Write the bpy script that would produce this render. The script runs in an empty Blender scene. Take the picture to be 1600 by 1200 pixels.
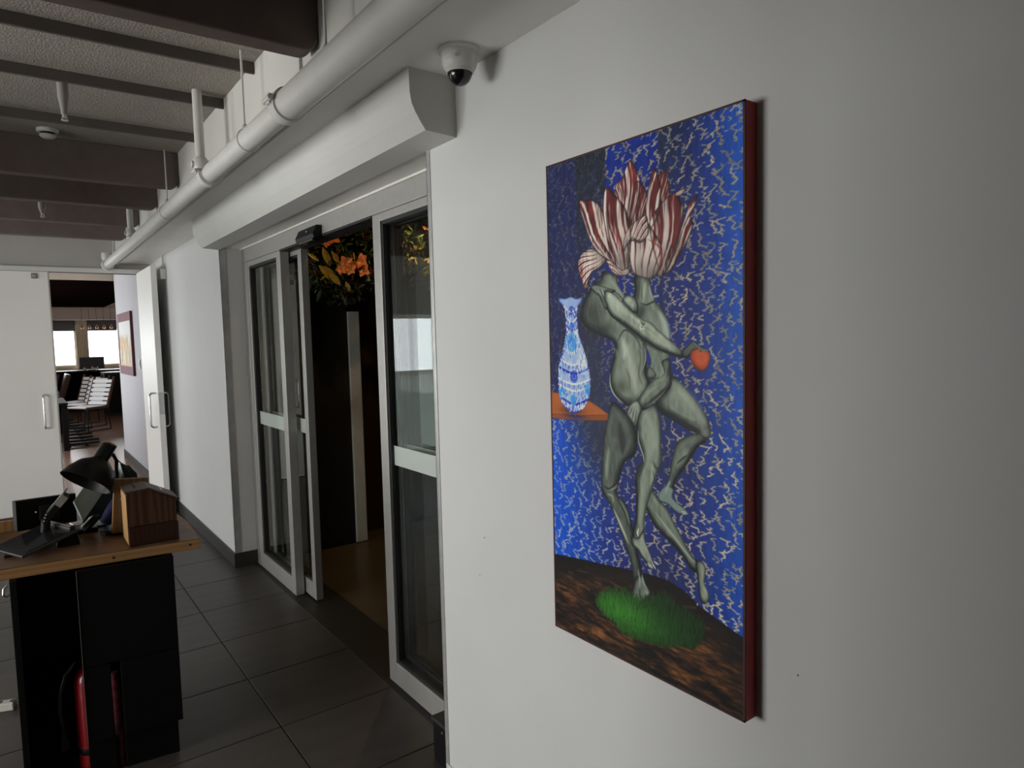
import bpy, bmesh, math, random
import numpy as np
from mathutils import Vector, Matrix
random.seed(7)

# ------------------------------------------------------------------ camera, world, lights, exposure
SC = bpy.context.scene
COL = SC.collection
cam_d = bpy.data.cameras.new('camera'); cam = bpy.data.objects.new('camera', cam_d); COL.objects.link(cam)
cam_d.sensor_width = 36.0; cam_d.lens = 36.0*1055.0/1600.0; cam_d.clip_start = 0.05; cam_d.clip_end = 200
_r, _d, _f = (Vector((0.8049, -0.5930, -0.0247)), Vector((-0.0626, -0.0434, -0.9971)), Vector((0.5902, 0.8041, -0.0721)))
_m = Matrix.Identity(4)
for i in range(3):
    _m[i][0] = _r[i]; _m[i][1] = -_d[i]; _m[i][2] = -_f[i]
_m[0][3], _m[1][3], _m[2][3] = -1.180, 0.0, 1.600
cam.matrix_world = _m
SC.camera = cam

W = bpy.data.worlds.new('overcast_sky'); SC.world = W; W.use_nodes = True
_bg = W.node_tree.nodes['Background']
_bg.inputs[0].default_value = (0.90, 0.95, 1.0, 1); _bg.inputs[1].default_value = 3.2

def area_light(name, loc, rot, sx, sy, power, color):
    d = bpy.data.lights.new(name, 'AREA'); d.shape = 'RECTANGLE'; d.size = sx; d.size_y = sy
    d.energy = power; d.color = color
    o = bpy.data.objects.new(name, d); o.location = loc; o.rotation_euler = rot; COL.objects.link(o)
    return o
PI = math.pi
# daylight entering through the windows of the left wall and through the far window wall
area_light('daylight_left_windows', (-5.64, 2.95, 1.28), (0, -PI/2+0.05, 0), 1.85, 2.9, 212, (1.0, 0.975, 0.93))
area_light('daylight_left_rear_window', (-5.64, 7.05, 1.28), (0, -PI/2+0.05, 0), 1.85, 1.3, 70, (0.97, 0.985, 1.0))
area_light('daylight_far_window', (0.9, 22.3, 1.6), (-PI/2, 0, 0), 5.6, 1.4, 180, (0.95, 0.98, 1.0))
area_light('daylight_far_room_side', (-2.42, 12.2, 1.5), (0, -PI/2, 0), 1.4, 5.5, 45, (0.95, 0.98, 1.0))

vs = SC.view_settings
vs.view_transform = 'Standard'; vs.look = 'None'; vs.gamma = 1.0; vs.use_curve_mapping = False
vs.exposure = 0

# ------------------------------------------------------------------ materials
MATS = {}
def mat(name, col, rough=0.5, metal=0.0, spec=0.5, noise=0.0, nscale=8.0, bump=0.0, bscale=60.0, emit=None, estr=0.0, coat=0.0):
    m = bpy.data.materials.new(name); m.use_nodes = True
    nt = m.node_tree; b = nt.nodes['Principled BSDF']
    b.inputs['Base Color'].default_value = (*col, 1); b.inputs['Roughness'].default_value = rough
    b.inputs['Metallic'].default_value = metal; b.inputs['Specular IOR Level'].default_value = spec
    if coat: b.inputs['Coat Weight'].default_value = coat; b.inputs['Coat Roughness'].default_value = 0.1
    tc = nt.nodes.new('ShaderNodeTexCoord')
    if noise > 0:
        n = nt.nodes.new('ShaderNodeTexNoise'); n.inputs['Scale'].default_value = nscale; n.inputs['Detail'].default_value = 5
        nt.links.new(tc.outputs['Object'], n.inputs['Vector'])
        r = nt.nodes.new('ShaderNodeValToRGB')
        r.color_ramp.elements[0].position = 0.3; r.color_ramp.elements[1].position = 0.7
        r.color_ramp.elements[0].color = (*[c*(1-noise) for c in col], 1)
        r.color_ramp.elements[1].color = (*[min(1, c*(1+noise)) for c in col], 1)
        nt.links.new(n.outputs['Fac'], r.inputs['Fac']); nt.links.new(r.outputs['Color'], b.inputs['Base Color'])
    if bump > 0:
        n2 = nt.nodes.new('ShaderNodeTexNoise'); n2.inputs['Scale'].default_value = bscale; n2.inputs['Detail'].default_value = 3
        nt.links.new(tc.outputs['Object'], n2.inputs['Vector'])
        bp = nt.nodes.new('ShaderNodeBump'); bp.inputs['Strength'].default_value = bump; bp.inputs['Distance'].default_value = 0.01
        nt.links.new(n2.outputs['Fac'], bp.inputs['Height']); nt.links.new(bp.outputs['Normal'], b.inputs['Normal'])
    if emit:
        b.inputs['Emission Color'].default_value = (*emit, 1); b.inputs['Emission Strength'].default_value = estr
    MATS[name] = m
    return m

def wood(name, c1, c2, rough=0.45, scale=(1, 1, 1), wscale=3.0, dist=4.0, direction='X', spec=0.4):
    m = mat(name, c1, rough, spec=spec); nt = m.node_tree; b = nt.nodes['Principled BSDF']
    tc = nt.nodes.new('ShaderNodeTexCoord'); mp = nt.nodes.new('ShaderNodeMapping'); mp.inputs['Scale'].default_value = scale
    w = nt.nodes.new('ShaderNodeTexWave'); w.bands_direction = direction; w.inputs['Scale'].default_value = wscale
    w.inputs['Distortion'].default_value = dist; w.inputs['Detail'].default_value = 3; w.inputs['Detail Scale'].default_value = 1.5
    r = nt.nodes.new('ShaderNodeValToRGB'); r.color_ramp.elements[0].color = (*c1, 1); r.color_ramp.elements[1].color = (*c2, 1)
    nt.links.new(tc.outputs['Object'], mp.inputs['Vector']); nt.links.new(mp.outputs['Vector'], w.inputs['Vector'])
    nt.links.new(w.outputs['Fac'], r.inputs['Fac']); nt.links.new(r.outputs['Color'], b.inputs['Base Color'])
    return m

def glass(name, tint=(0.93, 0.95, 0.94), frost=0.0):
    m = bpy.data.materials.new(name); m.use_nodes = True; nt = m.node_tree
    for n in list(nt.nodes): nt.nodes.remove(n)
    out = nt.nodes.new('ShaderNodeOutputMaterial'); tr = nt.nodes.new('ShaderNodeBsdfTransparent'); gl = nt.nodes.new('ShaderNodeBsdfGlossy')
    mx = nt.nodes.new('ShaderNodeMixShader'); fr = nt.nodes.new('ShaderNodeFresnel'); fr.inputs['IOR'].default_value = 1.75
    tr.inputs['Color'].default_value = (*tint, 1); gl.inputs['Roughness'].default_value = 0.012; gl.inputs['Color'].default_value = (0.95, 0.98, 0.96, 1)
    ge = nt.nodes.new('ShaderNodeNewGeometry'); iv = nt.nodes.new('ShaderNodeMath'); iv.operation = 'SUBTRACT'; iv.inputs[0].default_value = 1.0; mu = nt.nodes.new('ShaderNodeMath'); mu.operation = 'MULTIPLY'
    nt.links.new(ge.outputs['Backfacing'], iv.inputs[1]); nt.links.new(iv.outputs[0], mu.inputs[0]); nt.links.new(fr.outputs[0], mu.inputs[1])   # one reflection per pane, at its front face
    nt.links.new(mu.outputs[0], mx.inputs[0]); nt.links.new(tr.outputs[0], mx.inputs[1]); nt.links.new(gl.outputs[0], mx.inputs[2])
    last = mx
    if frost > 0:
        df = nt.nodes.new('ShaderNodeBsdfDiffuse'); df.inputs['Color'].default_value = (0.72, 0.78, 0.74, 1)
        m2 = nt.nodes.new('ShaderNodeMixShader'); m2.inputs[0].default_value = frost
        nt.links.new(mx.outputs[0], m2.inputs[1]); nt.links.new(df.outputs[0], m2.inputs[2]); last = m2
    nt.links.new(last.outputs[0], out.inputs['Surface'])
    MATS[name] = m
    return m

mat('wall_paint', (0.66, 0.665, 0.66), 0.62, spec=0.3, noise=0.025, nscale=2.2, bump=0.03, bscale=90)
mat('wall_cool', (0.47, 0.46, 0.48), 0.62, spec=0.3, noise=0.02, nscale=2.0, bump=0.03, bscale=90)
mat('soffit_lightened', (0.88, 0.865, 0.82), 0.7, spec=0.2, noise=0.03, nscale=3, bump=0.03, bscale=60)  # undersides coloured lighter in place of light bounced up from below
mat('hall_tan', (0.50, 0.42, 0.35), 0.7, noise=0.03, nscale=3)
mat('ceiling_paint', (0.42, 0.405, 0.375), 0.7, spec=0.25, noise=0.03, nscale=3, bump=0.04, bscale=70)
mat('bulkhead_paint', (0.62, 0.62, 0.59), 0.6, spec=0.3, noise=0.03, nscale=3, bump=0.03, bscale=60)
mat('acoustic', (0.33, 0.30, 0.265), 0.9, spec=0.1, noise=0.10, nscale=60, bump=0.5, bscale=120)
mat('rib_brown', (0.115, 0.10, 0.088), 0.85, spec=0.15, noise=0.08, nscale=10)
mat('baffle_fabric', (0.16, 0.128, 0.115), 0.9, spec=0.1, noise=0.08, nscale=12, bump=0.15, bscale=300)
mat('white_pipe', (0.62, 0.61, 0.575), 0.42, spec=0.4, noise=0.03, nscale=9)
mat('pipe_grey', (0.30, 0.285, 0.265), 0.5, spec=0.3)
mat('bulkhead_face', (0.58, 0.57, 0.53), 0.65, spec=0.25, noise=0.03, nscale=3, bump=0.03, bscale=60)
mat('door_white', (0.84, 0.82, 0.78), 0.4, spec=0.4, noise=0.015, nscale=3)
mat('alu', (0.43, 0.42, 0.395), 0.42, metal=0.45, noise=0.05, nscale=30)
mat('alu_dark', (0.25, 0.235, 0.21), 0.42, metal=0.6, noise=0.06, nscale=30)
mat('steel', (0.62, 0.62, 0.62), 0.25, metal=0.95, noise=0.05, nscale=20)
mat('brushed', (0.55, 0.55, 0.54), 0.38, metal=0.55, noise=0.10, nscale=18)
mat('gasket', (0.012, 0.012, 0.012), 0.6)
mat('black_plastic', (0.006, 0.006, 0.0065), 0.45, spec=0.25, noise=0.1, nscale=30)
mat('black_gloss', (0.008, 0.008, 0.009), 0.12, spec=0.6)
mat('dark_grey_plastic', (0.028, 0.029, 0.031), 0.45, noise=0.06, nscale=40)
mat('screen', (0.018, 0.019, 0.022), 0.10, spec=0.6)
mat('dark_skirting', (0.038, 0.035, 0.034), 0.45, spec=0.4, noise=0.08, nscale=12)
mat('grout', (0.018, 0.016, 0.015), 0.9)
mat('threshold', (0.018, 0.012, 0.009), 0.6, noise=0.1, nscale=14)
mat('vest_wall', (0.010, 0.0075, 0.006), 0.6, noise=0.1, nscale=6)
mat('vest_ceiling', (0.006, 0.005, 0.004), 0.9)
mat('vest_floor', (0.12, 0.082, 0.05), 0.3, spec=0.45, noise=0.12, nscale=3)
mat('red_paint', (0.42, 0.014, 0.022), 0.25, spec=0.6, coat=0.4)
mat('pattern_red', (0.16, 0.02, 0.03), 0.6, noise=0.9, nscale=22)
mat('canvas_edge', (0.34, 0.035, 0.032), 0.6, noise=0.12, nscale=20)
mat('maroon_mat', (0.13, 0.03, 0.045), 0.6, noise=0.08, nscale=10)
mat('desk_black', (0.0035, 0.003, 0.003), 0.55, spec=0.2, noise=0.1, nscale=6)
mat('canvas_dark', (0.055, 0.016, 0.014), 0.6)
mat('brown_ceiling', (0.006, 0.003, 0.0025), 0.9, spec=0.0, noise=0.08, nscale=5)
mat('far_grey', (0.42, 0.37, 0.35), 0.7, noise=0.04, nscale=4)
mat('far_cream', (0.60, 0.53, 0.45), 0.7, noise=0.04, nscale=4)
mat('blind', (0.10, 0.105, 0.115), 0.7)
mat('post_steel', (0.78, 0.77, 0.75), 0.4, metal=0.25, noise=0.05, nscale=12)
mat('curtain', (0.75, 0.68, 0.58), 0.8, noise=0.06, nscale=10)
mat('chair_wood', (0.10, 0.035, 0.018), 0.35, noise=0.15, nscale=14)
mat('chair_light', (0.75, 0.73, 0.72), 0.4)
mat('chrome', (0.8, 0.8, 0.8), 0.12, metal=1.0)
mat('copper', (0.45, 0.20, 0.10), 0.3, metal=0.8)
mat('green_grey', (0.30, 0.345, 0.32), 0.22, spec=0.6, noise=0.06, nscale=10)
mat('deep_green', (0.012, 0.028, 0.026), 0.3, spec=0.5)
mat('blue_cloth', (0.014, 0.018, 0.11), 0.6, noise=0.3, nscale=30)
mat('leaf_green', (0.035, 0.055, 0.014), 0.45, noise=0.35, nscale=30)
mat('leaf_dark', (0.012, 0.022, 0.008), 0.5, noise=0.35, nscale=30)
mat('leaf_gold', (0.26, 0.19, 0.025), 0.45, noise=0.3, nscale=40)
mat('leaf_rust', (0.10, 0.030, 0.016), 0.5, noise=0.3, nscale=40)
mat('petal_orange', (0.60, 0.17, 0.03), 0.45, noise=0.2, nscale=60)
mat('lamp_glow', (1, 0.85, 0.4), 0.5, emit=(1.0, 0.78, 0.22), estr=9.0)
mat('exit_green', (0.02, 0.25, 0.08), 0.4, emit=(0.12, 0.9, 0.35), estr=1.2)
mat('label_white', (0.7, 0.7, 0.68), 0.5)
mat('paper_cream', (0.62, 0.60, 0.55), 0.7)
wood('desk_top_wood', (0.15, 0.075, 0.035), (0.21, 0.115, 0.058), 0.42, (1, 6, 6), 2.2, 3.0)
wood('desk_edge_wood', (0.34, 0.175, 0.065), (0.42, 0.235, 0.095), 0.5, (1, 1, 6), 2.0, 3.0, 'Z')
wood('box_wood', (0.060, 0.022, 0.010), (0.13, 0.055, 0.026), 0.4, (5, 5, 0.5), 2.4, 9.0)
wood('box_wood_dark', (0.045, 0.016, 0.008), (0.06, 0.022, 0.011), 0.35, (9, 9, 1), 2.0, 3.0)
wood('box_roof_wood', (0.070, 0.042, 0.030), (0.10, 0.06, 0.042), 0.45, (6, 1, 6), 3.0, 3.0)
wood('board_wood', (0.32, 0.17, 0.07), (0.42, 0.24, 0.10), 0.5, (6, 6, 1), 2.0, 3.0)
wood('far_floor_wood', (0.17, 0.08, 0.048), (0.24, 0.125, 0.08), 0.28, (7, 0.5, 1), 1.2, 3.0)
wood('vest_panel_wood', (0.045, 0.024, 0.014), (0.065, 0.036, 0.022), 0.35, (6, 6, 0.6), 2.0, 3.0)
glass('door_glass')
glass('window_glass', (0.98, 0.985, 0.985))
glass('frosted_band', (0.8, 0.85, 0.82), 0.62)

# tile material: slate grey with a soft streak, a little tint from tile to tile
def tile_material():
    m = mat('slate_tile', (0.075, 0.068, 0.064), 0.42, spec=0.4, bump=0.06, bscale=40); nt = m.node_tree; b = nt.nodes['Principled BSDF']
    tc = nt.nodes.new('ShaderNodeTexCoord'); mp = nt.nodes.new('ShaderNodeMapping'); mp.inputs['Scale'].default_value = (0.8, 5, 1)
    n = nt.nodes.new('ShaderNodeTexNoise'); n.inputs['Scale'].default_value = 2.5; n.inputs['Detail'].default_value = 6
    oi = nt.nodes.new('ShaderNodeObjectInfo'); ad = nt.nodes.new('ShaderNodeMath'); ad.operation = 'MULTIPLY_ADD'; ad.inputs[1].default_value = 0.18
    nt.links.new(oi.outputs['Random'], ad.inputs[0])
    nt.links.new(tc.outputs['Object'], mp.inputs['Vector']); nt.links.new(mp.outputs[0], n.inputs['Vector']); nt.links.new(n.outputs['Fac'], ad.inputs[2])
    r = nt.nodes.new('ShaderNodeValToRGB'); r.color_ramp.elements[0].position = 0.3; r.color_ramp.elements[1].position = 0.95
    r.color_ramp.elements[0].color = (0.052, 0.044, 0.040, 1); r.color_ramp.elements[1].color = (0.086, 0.076, 0.070, 1)
    nt.links.new(ad.outputs[0], r.inputs['Fac']); nt.links.new(r.outputs['Color'], b.inputs['Base Color'])
tile_material()

# ------------------------------------------------------------------ mesh helpers
class MB:
    def __init__(s): s.bm = bmesh.new()
    def box(s, x0, x1, y0, y1, z0, z1):
        c = [(x0,y0,z0),(x1,y0,z0),(x1,y1,z0),(x0,y1,z0),(x0,y0,z1),(x1,y0,z1),(x1,y1,z1),(x0,y1,z1)]
        v = [s.bm.verts.new(p) for p in c]
        for f in ((0,3,2,1),(4,5,6,7),(0,1,5,4),(1,2,6,5),(2,3,7,6),(3,0,4,7)): s.bm.faces.new([v[i] for i in f])
        return s
    def obox(s, c, ax, ay, az, hx, hy, hz):
        c = Vector(c); ax, ay, az = (Vector(a).normalized() for a in (ax, ay, az)); v = []
        for sz in (-1, 1):
            for sx, sy in ((-1,-1),(1,-1),(1,1),(-1,1)): v.append(s.bm.verts.new(c + ax*hx*sx + ay*hy*sy + az*hz*sz))
        for f in ((0,3,2,1),(4,5,6,7),(0,1,5,4),(1,2,6,5),(2,3,7,6),(3,0,4,7)): s.bm.faces.new([v[i] for i in f])
        return s
    def prism(s, pts, vec):
        vec = Vector(vec); a = [s.bm.verts.new(p) for p in pts]; b = [s.bm.verts.new(Vector(p)+vec) for p in pts]; n = len(pts)
        s.bm.faces.new(a[::-1]); s.bm.faces.new(b)
        for i in range(n): s.bm.faces.new([a[i], a[(i+1) % n], b[(i+1) % n], b[i]])
        return s
    def tube(s, path, rad, seg=12, cap=True):
        path = [Vector(p) for p in path]; rads = rad if isinstance(rad, (list, tuple)) else [rad]*len(path); rings = []; up = None
        for i, p in enumerate(path):
            t = (path[min(i+1, len(path)-1)] - path[max(i-1, 0)]).normalized()
            if up is None: up = Vector((0, 0, 1)) if abs(t.z) < 0.9 else Vector((1, 0, 0))
            a = t.cross(up).normalized(); b = a.cross(t).normalized(); up = b
            rings.append([s.bm.verts.new(p + (a*math.cos(2*PI*k/seg) + b*math.sin(2*PI*k/seg))*rads[i]) for k in range(seg)])
        for i in range(len(rings)-1):
            for k in range(seg): s.bm.faces.new([rings[i][k], rings[i][(k+1) % seg], rings[i+1][(k+1) % seg], rings[i+1][k]])
        if cap: s.bm.faces.new(rings[0][::-1]); s.bm.faces.new(rings[-1])
        return s
    def lathe(s, prof, origin=(0,0,0), axis=(0,0,1), seg=24):
        ax = Vector(axis).normalized(); t = Vector((1,0,0)) if abs(ax.x) < 0.9 else Vector((0,1,0)); a = ax.cross(t).normalized(); b = ax.cross(a); o = Vector(origin); rings = []
        for r, h in prof:
            if r < 1e-6: rings.append([s.bm.verts.new(o + ax*h)])
            else: rings.append([s.bm.verts.new(o + ax*h + (a*math.cos(2*PI*k/seg) + b*math.sin(2*PI*k/seg))*r) for k in range(seg)])
        for p, q in zip(rings, rings[1:]):
            for k in range(seg):
                k2 = (k+1) % seg
                if len(p) == 1 and len(q) == 1: continue
                if len(p) == 1: s.bm.faces.new([p[0], q[k2], q[k]])
                elif len(q) == 1: s.bm.faces.new([p[k], p[k2], q[0]])
                else: s.bm.faces.new([p[k], p[k2], q[k2], q[k]])
        return s
    def build(s, name, m, parent=None, bevel=0.0, smooth=False, bseg=2):
        bm = s.bm
        bmesh.ops.recalc_face_normals(bm, faces=bm.faces)
        if bevel > 0:
            es = [e for e in bm.edges if len(e.link_faces) == 2 and e.calc_face_angle(0) > 0.5]
            bmesh.ops.bevel(bm, geom=es, offset=bevel, segments=bseg, affect='EDGES', profile=0.5, clamp_overlap=True)
        me = bpy.data.meshes.new(name); bm.to_mesh(me); bm.free()
        me.materials.append(MATS[m] if isinstance(m, str) else m)
        if smooth:
            me.polygons.foreach_set('use_smooth', [True]*len(me.polygons))
            try: me.set_sharp_from_angle(angle=0.7)
            except Exception: pass
        o = bpy.data.objects.new(name, me); COL.objects.link(o)
        if parent: o.parent = parent; o.matrix_parent_inverse = Matrix.Translation(-parent.location) if parent.type == 'EMPTY' else Matrix.Identity(4)
        return o

def thing(name, label, cat, loc=(0,0,0), group=None):
    o = bpy.data.objects.new(name, None); COL.objects.link(o); o.location = loc; o.empty_display_size = 0.05
    o['label'] = label; o['category'] = cat
    if group: o['group'] = group
    return o
def tag(o, label, cat, group=None):
    o['label'] = label; o['category'] = cat
    if group: o['group'] = group
    return o
def struct(o, label=None):
    o['kind'] = 'structure'
    if label: o['label'] = label
    return o

# ================================================================== the setting
LZ = 2.42          # low ceiling over the doors
UZ = 2.76          # upper ceiling between the baffles
BX = -0.30         # face of the ceiling bulkhead
Y0, Y1 = 2.065, 4.978   # opening for the sliding doors in the right wall
EY = 7.86          # end wall with the double door
XL = -5.5          # inner face of the left wall
YB = -2.6

# floor: dark bed with slate tiles laid on it
floor = struct(MB().box(XL-0.1, 0.14, YB, EY, -0.10, -0.004).build('floor', 'grout'), 'dark slate tiled corridor floor')
_tm = MB().box(-0.4975, 0.4975, -0.2475, 0.2475, -0.009, 0.0).build('floor_tile', 'slate_tile', floor, bevel=0.0015, bseg=1)
_tn = MB().box(0.0025, 0.520, -0.2475, 0.2475, -0.009, 0.0).build('floor_tile', 'slate_tile', floor, bevel=0.0015, bseg=1)
_first = True; _firstn = True
for row in range(-10, 11):
    yc = 2.766 + 0.25 + 0.5*row
    if yc - 0.25 < YB or yc + 0.25 > EY + 0.02: continue
    for k in range(5):
        xc = -0.383 - 0.5 - k
        if xc - 0.5 < XL: continue
        o = _tm if _first else _tm.copy()
        if not _first: COL.objects.link(o); o.parent = floor
        _first = False
        o.location = (xc, yc, 0)
    o = _tn if _firstn else _tn.copy()
    if not _firstn: COL.objects.link(o); o.parent = floor
    _firstn = False
    o.location = (-0.383, yc, 0)

# right wall: near stretch, lintel, far stretch with its reveal
b = MB()
b.box(0, 0.10, YB, Y0, 0, LZ)
b.box(0, 0.146, Y0, Y1, 2.252, LZ)
b.box(0, 0.30, Y1, EY, 0, LZ)
wall_right = struct(b.build('wall_right', 'wall_paint'), 'pale grey painted wall with the tall painting')
struct(MB().box(-0.006, 0, YB, Y0-0.004, 0, 0.05).build('baseboard_right', 'bulkhead_paint', bevel=0.002), 'low white skirting under the painting')
b = MB(); b.box(-0.014, 0, Y1-0.010, EY, 0, 0.10); b.box(-0.014, 0.146, Y1-0.014, Y1, 0, 0.10)
struct(b.build('baseboard_far', 'dark_skirting', bevel=0.002), 'dark skirting turning into the door reveal')
# metal corner guards on both edges of the opening
b = MB(); b.box(-0.004, 0.0, Y0-0.018, Y0+0.004, 0.05, 2.252); b.box(-0.004, 0.08, Y0, Y0+0.004, 0.0, 2.252)
struct(b.build('trim_1', 'brushed', bevel=0.001), 'thin metal corner strip beside the right door panel')
b = MB(); b.box(-0.004, 0.0, Y1-0.004, Y1+0.012, 0.10, 2.252); b.box(-0.004, 0.040, Y1-0.004, Y1, 0.10, 2.252)
struct(b.build('trim_2', 'brushed', bevel=0.001), 'metal corner guard on the far edge of the door reveal')
# low ceiling with the bulkhead face, upper ceiling
struct(MB().box(BX, 0.10, YB, EY, LZ, LZ+0.012).build('ceiling_low', 'soffit_lightened'), 'underside of the low ceiling, lightened for bounced light')
struct(MB().box(BX, 0.10, YB, EY, LZ+0.012, UZ+0.1).build('ceiling_bulkhead', 'bulkhead_face'), 'pale low ceiling strip along the wall')
ceil_up = struct(MB().box(XL, BX, YB, EY, UZ, UZ+0.1).build('ceiling', 'acoustic'), 'textured grey upper ceiling between the baffles')
for y in (1.05, 1.65, 2.957, 3.469, 4.12):
    MB().box(XL, BX, y, y+0.016, UZ-0.046, UZ+0.02).build('ceiling_rib', 'rib_brown', ceil_up, bevel=0.002)
struct(MB().box(BX-0.012, BX, 2.40, 2.45, LZ, UZ).build('trim_3', 'bulkhead_face', bevel=0.002), 'flat pilaster strip on the bulkhead face')
for y, z0, i in ((2.235, 2.553, 0), (4.59, 2.548, 1), (5.36, 2.545, 2), (6.22, 2.545, 3), (7.05, 2.545, 4)):
    pts = [(XL, y, UZ), (XL, y, z0), (BX-0.051, y, z0)]
    for a in range(1, 6):
        t = a/6*PI/2; pts.append((BX-0.051+0.05*math.sin(t), y, z0+0.05-0.05*math.cos(t)))
    pts += [(BX-0.001, y, z0+0.05), (BX-0.001, y, UZ)]
    o = MB().prism(pts, (0, 0.085, 0)).build('ceiling_baffle', 'baffle_fabric', bevel=0.006)
    tag(o, ['deep brown ceiling baffle nearest the camera, cut by the top of the photo',
            'tallest deep baffle just behind the smoke detector', 'deep brown baffle second in the row of four towards the end wall',
            'deep brown baffle third in the row of four towards the end wall', 'shallow looking last baffle closest to the end wall'][i], 'baffle', 'deep ceiling baffles')
# curved casing box above the sliding doors
prof = [(0, 2.234), (-0.112, 2.240), (-0.128, 2.262), (-0.146, 2.290), (-0.158, 2.315), (-0.163, 2.345), (-0.165, LZ), (0, LZ)]
o = MB().prism([(x, 1.874, z) for x, z in prof], (0, 3.10, 0)).build('door_casing_box', 'bulkhead_paint')
struct(o, 'long white moulded casing box above the sliding doors')
struct(MB().box(0.0, 0.146, Y0, Y1, 2.2465, 2.252).build('trim_9', 'soffit_lightened'), 'sheet under the door lintel, lightened for bounced light')
# end wall above the double door, its track and side strip
b = MB(); b.box(XL, 0.30, EY, EY+0.12, 2.335, UZ+0.1); b.box(-0.075, 0.30, EY, EY+0.12, 0, 2.335); b.box(XL, -3.55, EY, EY+0.12, 0, 2.335); b.box(-2.15, -2.045, EY, EY+0.12, 0, 2.335); b.box(-3.55, -2.15, EY, EY+0.12, 1.9, 2.335); b.box(-3.55, -2.15, EY, EY+0.12, 0, 0.08)
struct(b.build('wall_end', 'ceiling_paint'), 'pale wall above the double door at the corridor end')
b = MB(); b.box(-2.05, -0.075, EY-0.03, EY+0.0, 2.315, 2.36)
struct(b.build('trim_4', 'bulkhead_paint', bevel=0.003), 'pale head rail above the double door')
struct(MB().box(-2.05, -0.075, EY+0.0, EY+0.06, 2.312, 2.325).build('trim_5', 'gasket'), 'dark gap line under the door head rail')
struct(MB().box(-3.25, -2.75, 3.75, 4.45, 0, UZ).build('light_blocker', 'hall_tan', bevel=0.01), 'unseen square block added to shade the far wall and reveal')  # added out of view to cut window light on the far wall
# left wall with windows, added shading wall and beam beside the camera, back wall (all outside the frame)
b = MB(); b.box(XL-0.1, XL, YB, 1.5, 0, UZ+0.1); b.box(XL-0.1, XL, 4.4, 6.4, 0, UZ+0.1); b.box(XL-0.1, XL, 7.7, EY+0.1, 0, UZ+0.1)
for ya, yb in ((1.5, 4.4), (6.4, 7.7)): b.box(XL-0.1, XL, ya, yb, 0, 0.35); b.box(XL-0.1, XL, ya, yb, 2.2, UZ+0.1)
struct(b.build('wall_left', 'wall_paint'), 'left wall with daylight windows')
struct(MB().box(-2.05, -1.90, YB, 1.30, 0, UZ).build('shade_wall_left', 'hall_tan'), 'unseen wall added left of the camera to shade the near wall')  # added out of view to block window light near the camera
struct(MB().box(-2.05, -1.90, 1.30, 2.35, 2.06, UZ).build('shade_beam_left', 'hall_tan'), 'unseen beam added to shade the top of the right wall')  # added out of view to keep window light off the wall top
struct(MB().box(XL, 0.1, YB-0.1, YB, 0, UZ+0.1).build('wall_back', 'hall_tan'), 'wall behind the camera')
for n, (ya, yb) in enumerate(((1.5, 2.467), (2.467, 3.433), (3.433, 4.4), (6.4, 7.7))):
    b = MB()
    b.box(XL-0.08, XL-0.03, ya, ya+0.05, 0.35, 2.2); b.box(XL-0.08, XL-0.03, yb-0.05, yb, 0.35, 2.2)
    b.box(XL-0.08, XL-0.03, ya+0.05, yb-0.05, 0.35, 0.40); b.box(XL-0.08, XL-0.03, ya+0.05, yb-0.05, 2.15, 2.2)
    o = struct(b.build('window_%d' % (n+1), 'alu_dark'), 'aluminium framed daylight window in the left wall')
    MB().box(XL-0.058, XL-0.052, ya+0.05, yb-0.05, 0.40, 2.15).build('window_pane', 'window_glass', o)
# tall window in the end wall to the left of the double door
b = MB(); b.box(-3.55, -3.50, EY+0.03, EY+0.08, 0.08, 1.9); b.box(-2.20, -2.15, EY+0.03, EY+0.08, 0.08, 1.9); b.box(-3.50, -2.20, EY+0.03, EY+0.08, 0.08, 0.13); b.box(-3.50, -2.20, EY+0.03, EY+0.08, 1.85, 1.9); b.box(-3.50, -2.20, EY+0.03, EY+0.08, 1.12, 1.17)
o = struct(b.build('window_9', 'alu'), 'tall window beside the double door')
MB().box(-3.50, -2.20, EY+0.052, EY+0.058, 1.17, 1.85).build('window_pane', 'window_glass', o)
MB().box(-3.50, -2.20, EY+0.052, EY+0.058, 0.13, 1.12).build('window_pane', 'frosted_band', o)
# small nail holes and chips in the paint of the right wall
for (q, r_, mt_) in (((0.0000, 1.7782, 0.9526), .0028, 'rib_brown'), ((0.0000, 1.8109, 0.8213), .0022, 'rib_brown'), ((0.0000, 1.8401, 0.4736), .0026, 'label_white'), ((0.0000, 0.6971, 0.9309), .0022, 'rib_brown'), ((0.0000, 5.1357, 1.3481), .006, 'label_white')):
    MB().lathe([(0, -0.0005), (r_, -0.0005), (r_*0.8, 0.0006), (0, 0.0006)], q, (-1, 0, 0), 8).build('paint_chip', mt_, wall_right)
# ------------------------------------------------------------------ end doors
def pull_handle(parent, cx, y, z0, z1, side, depth=0.055, r=0.010, axis='y'):
    p = []
    def pt(off, z): return (cx, y+side*off, z) if axis == 'y' else (cx+side*off, y, z)
    c = 0.03
    p.append(pt(0, z0))
    p.append(pt(depth-c, z0))
    for a in range(1, 5): t = a/5*PI/2; p.append(pt(depth-c+c*math.sin(t), z0+c-c*math.cos(t)))
    p.append(pt(depth, z0+c)); p.append(pt(depth, z1-c))
    for a in range(1, 5): t = a/5*PI/2; p.append(pt(depth-c+c*math.cos(t), z1-c+c*math.sin(t)))
    p.append(pt(depth-c, z1)); p.append(pt(0, z1))
    h = MB().tube(p, r, 12).build('pull_handle', 'steel', parent, smooth=True)
    h['label'] = 'brushed steel D-shaped pull handle'
    return h
d1 = struct(MB().box(-2.04, -0.880, EY-0.015, EY+0.035, 0.008, 2.312).build('door_1', 'door_white', bevel=0.003), 'closed white door leaf with steel pull handle')
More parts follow.
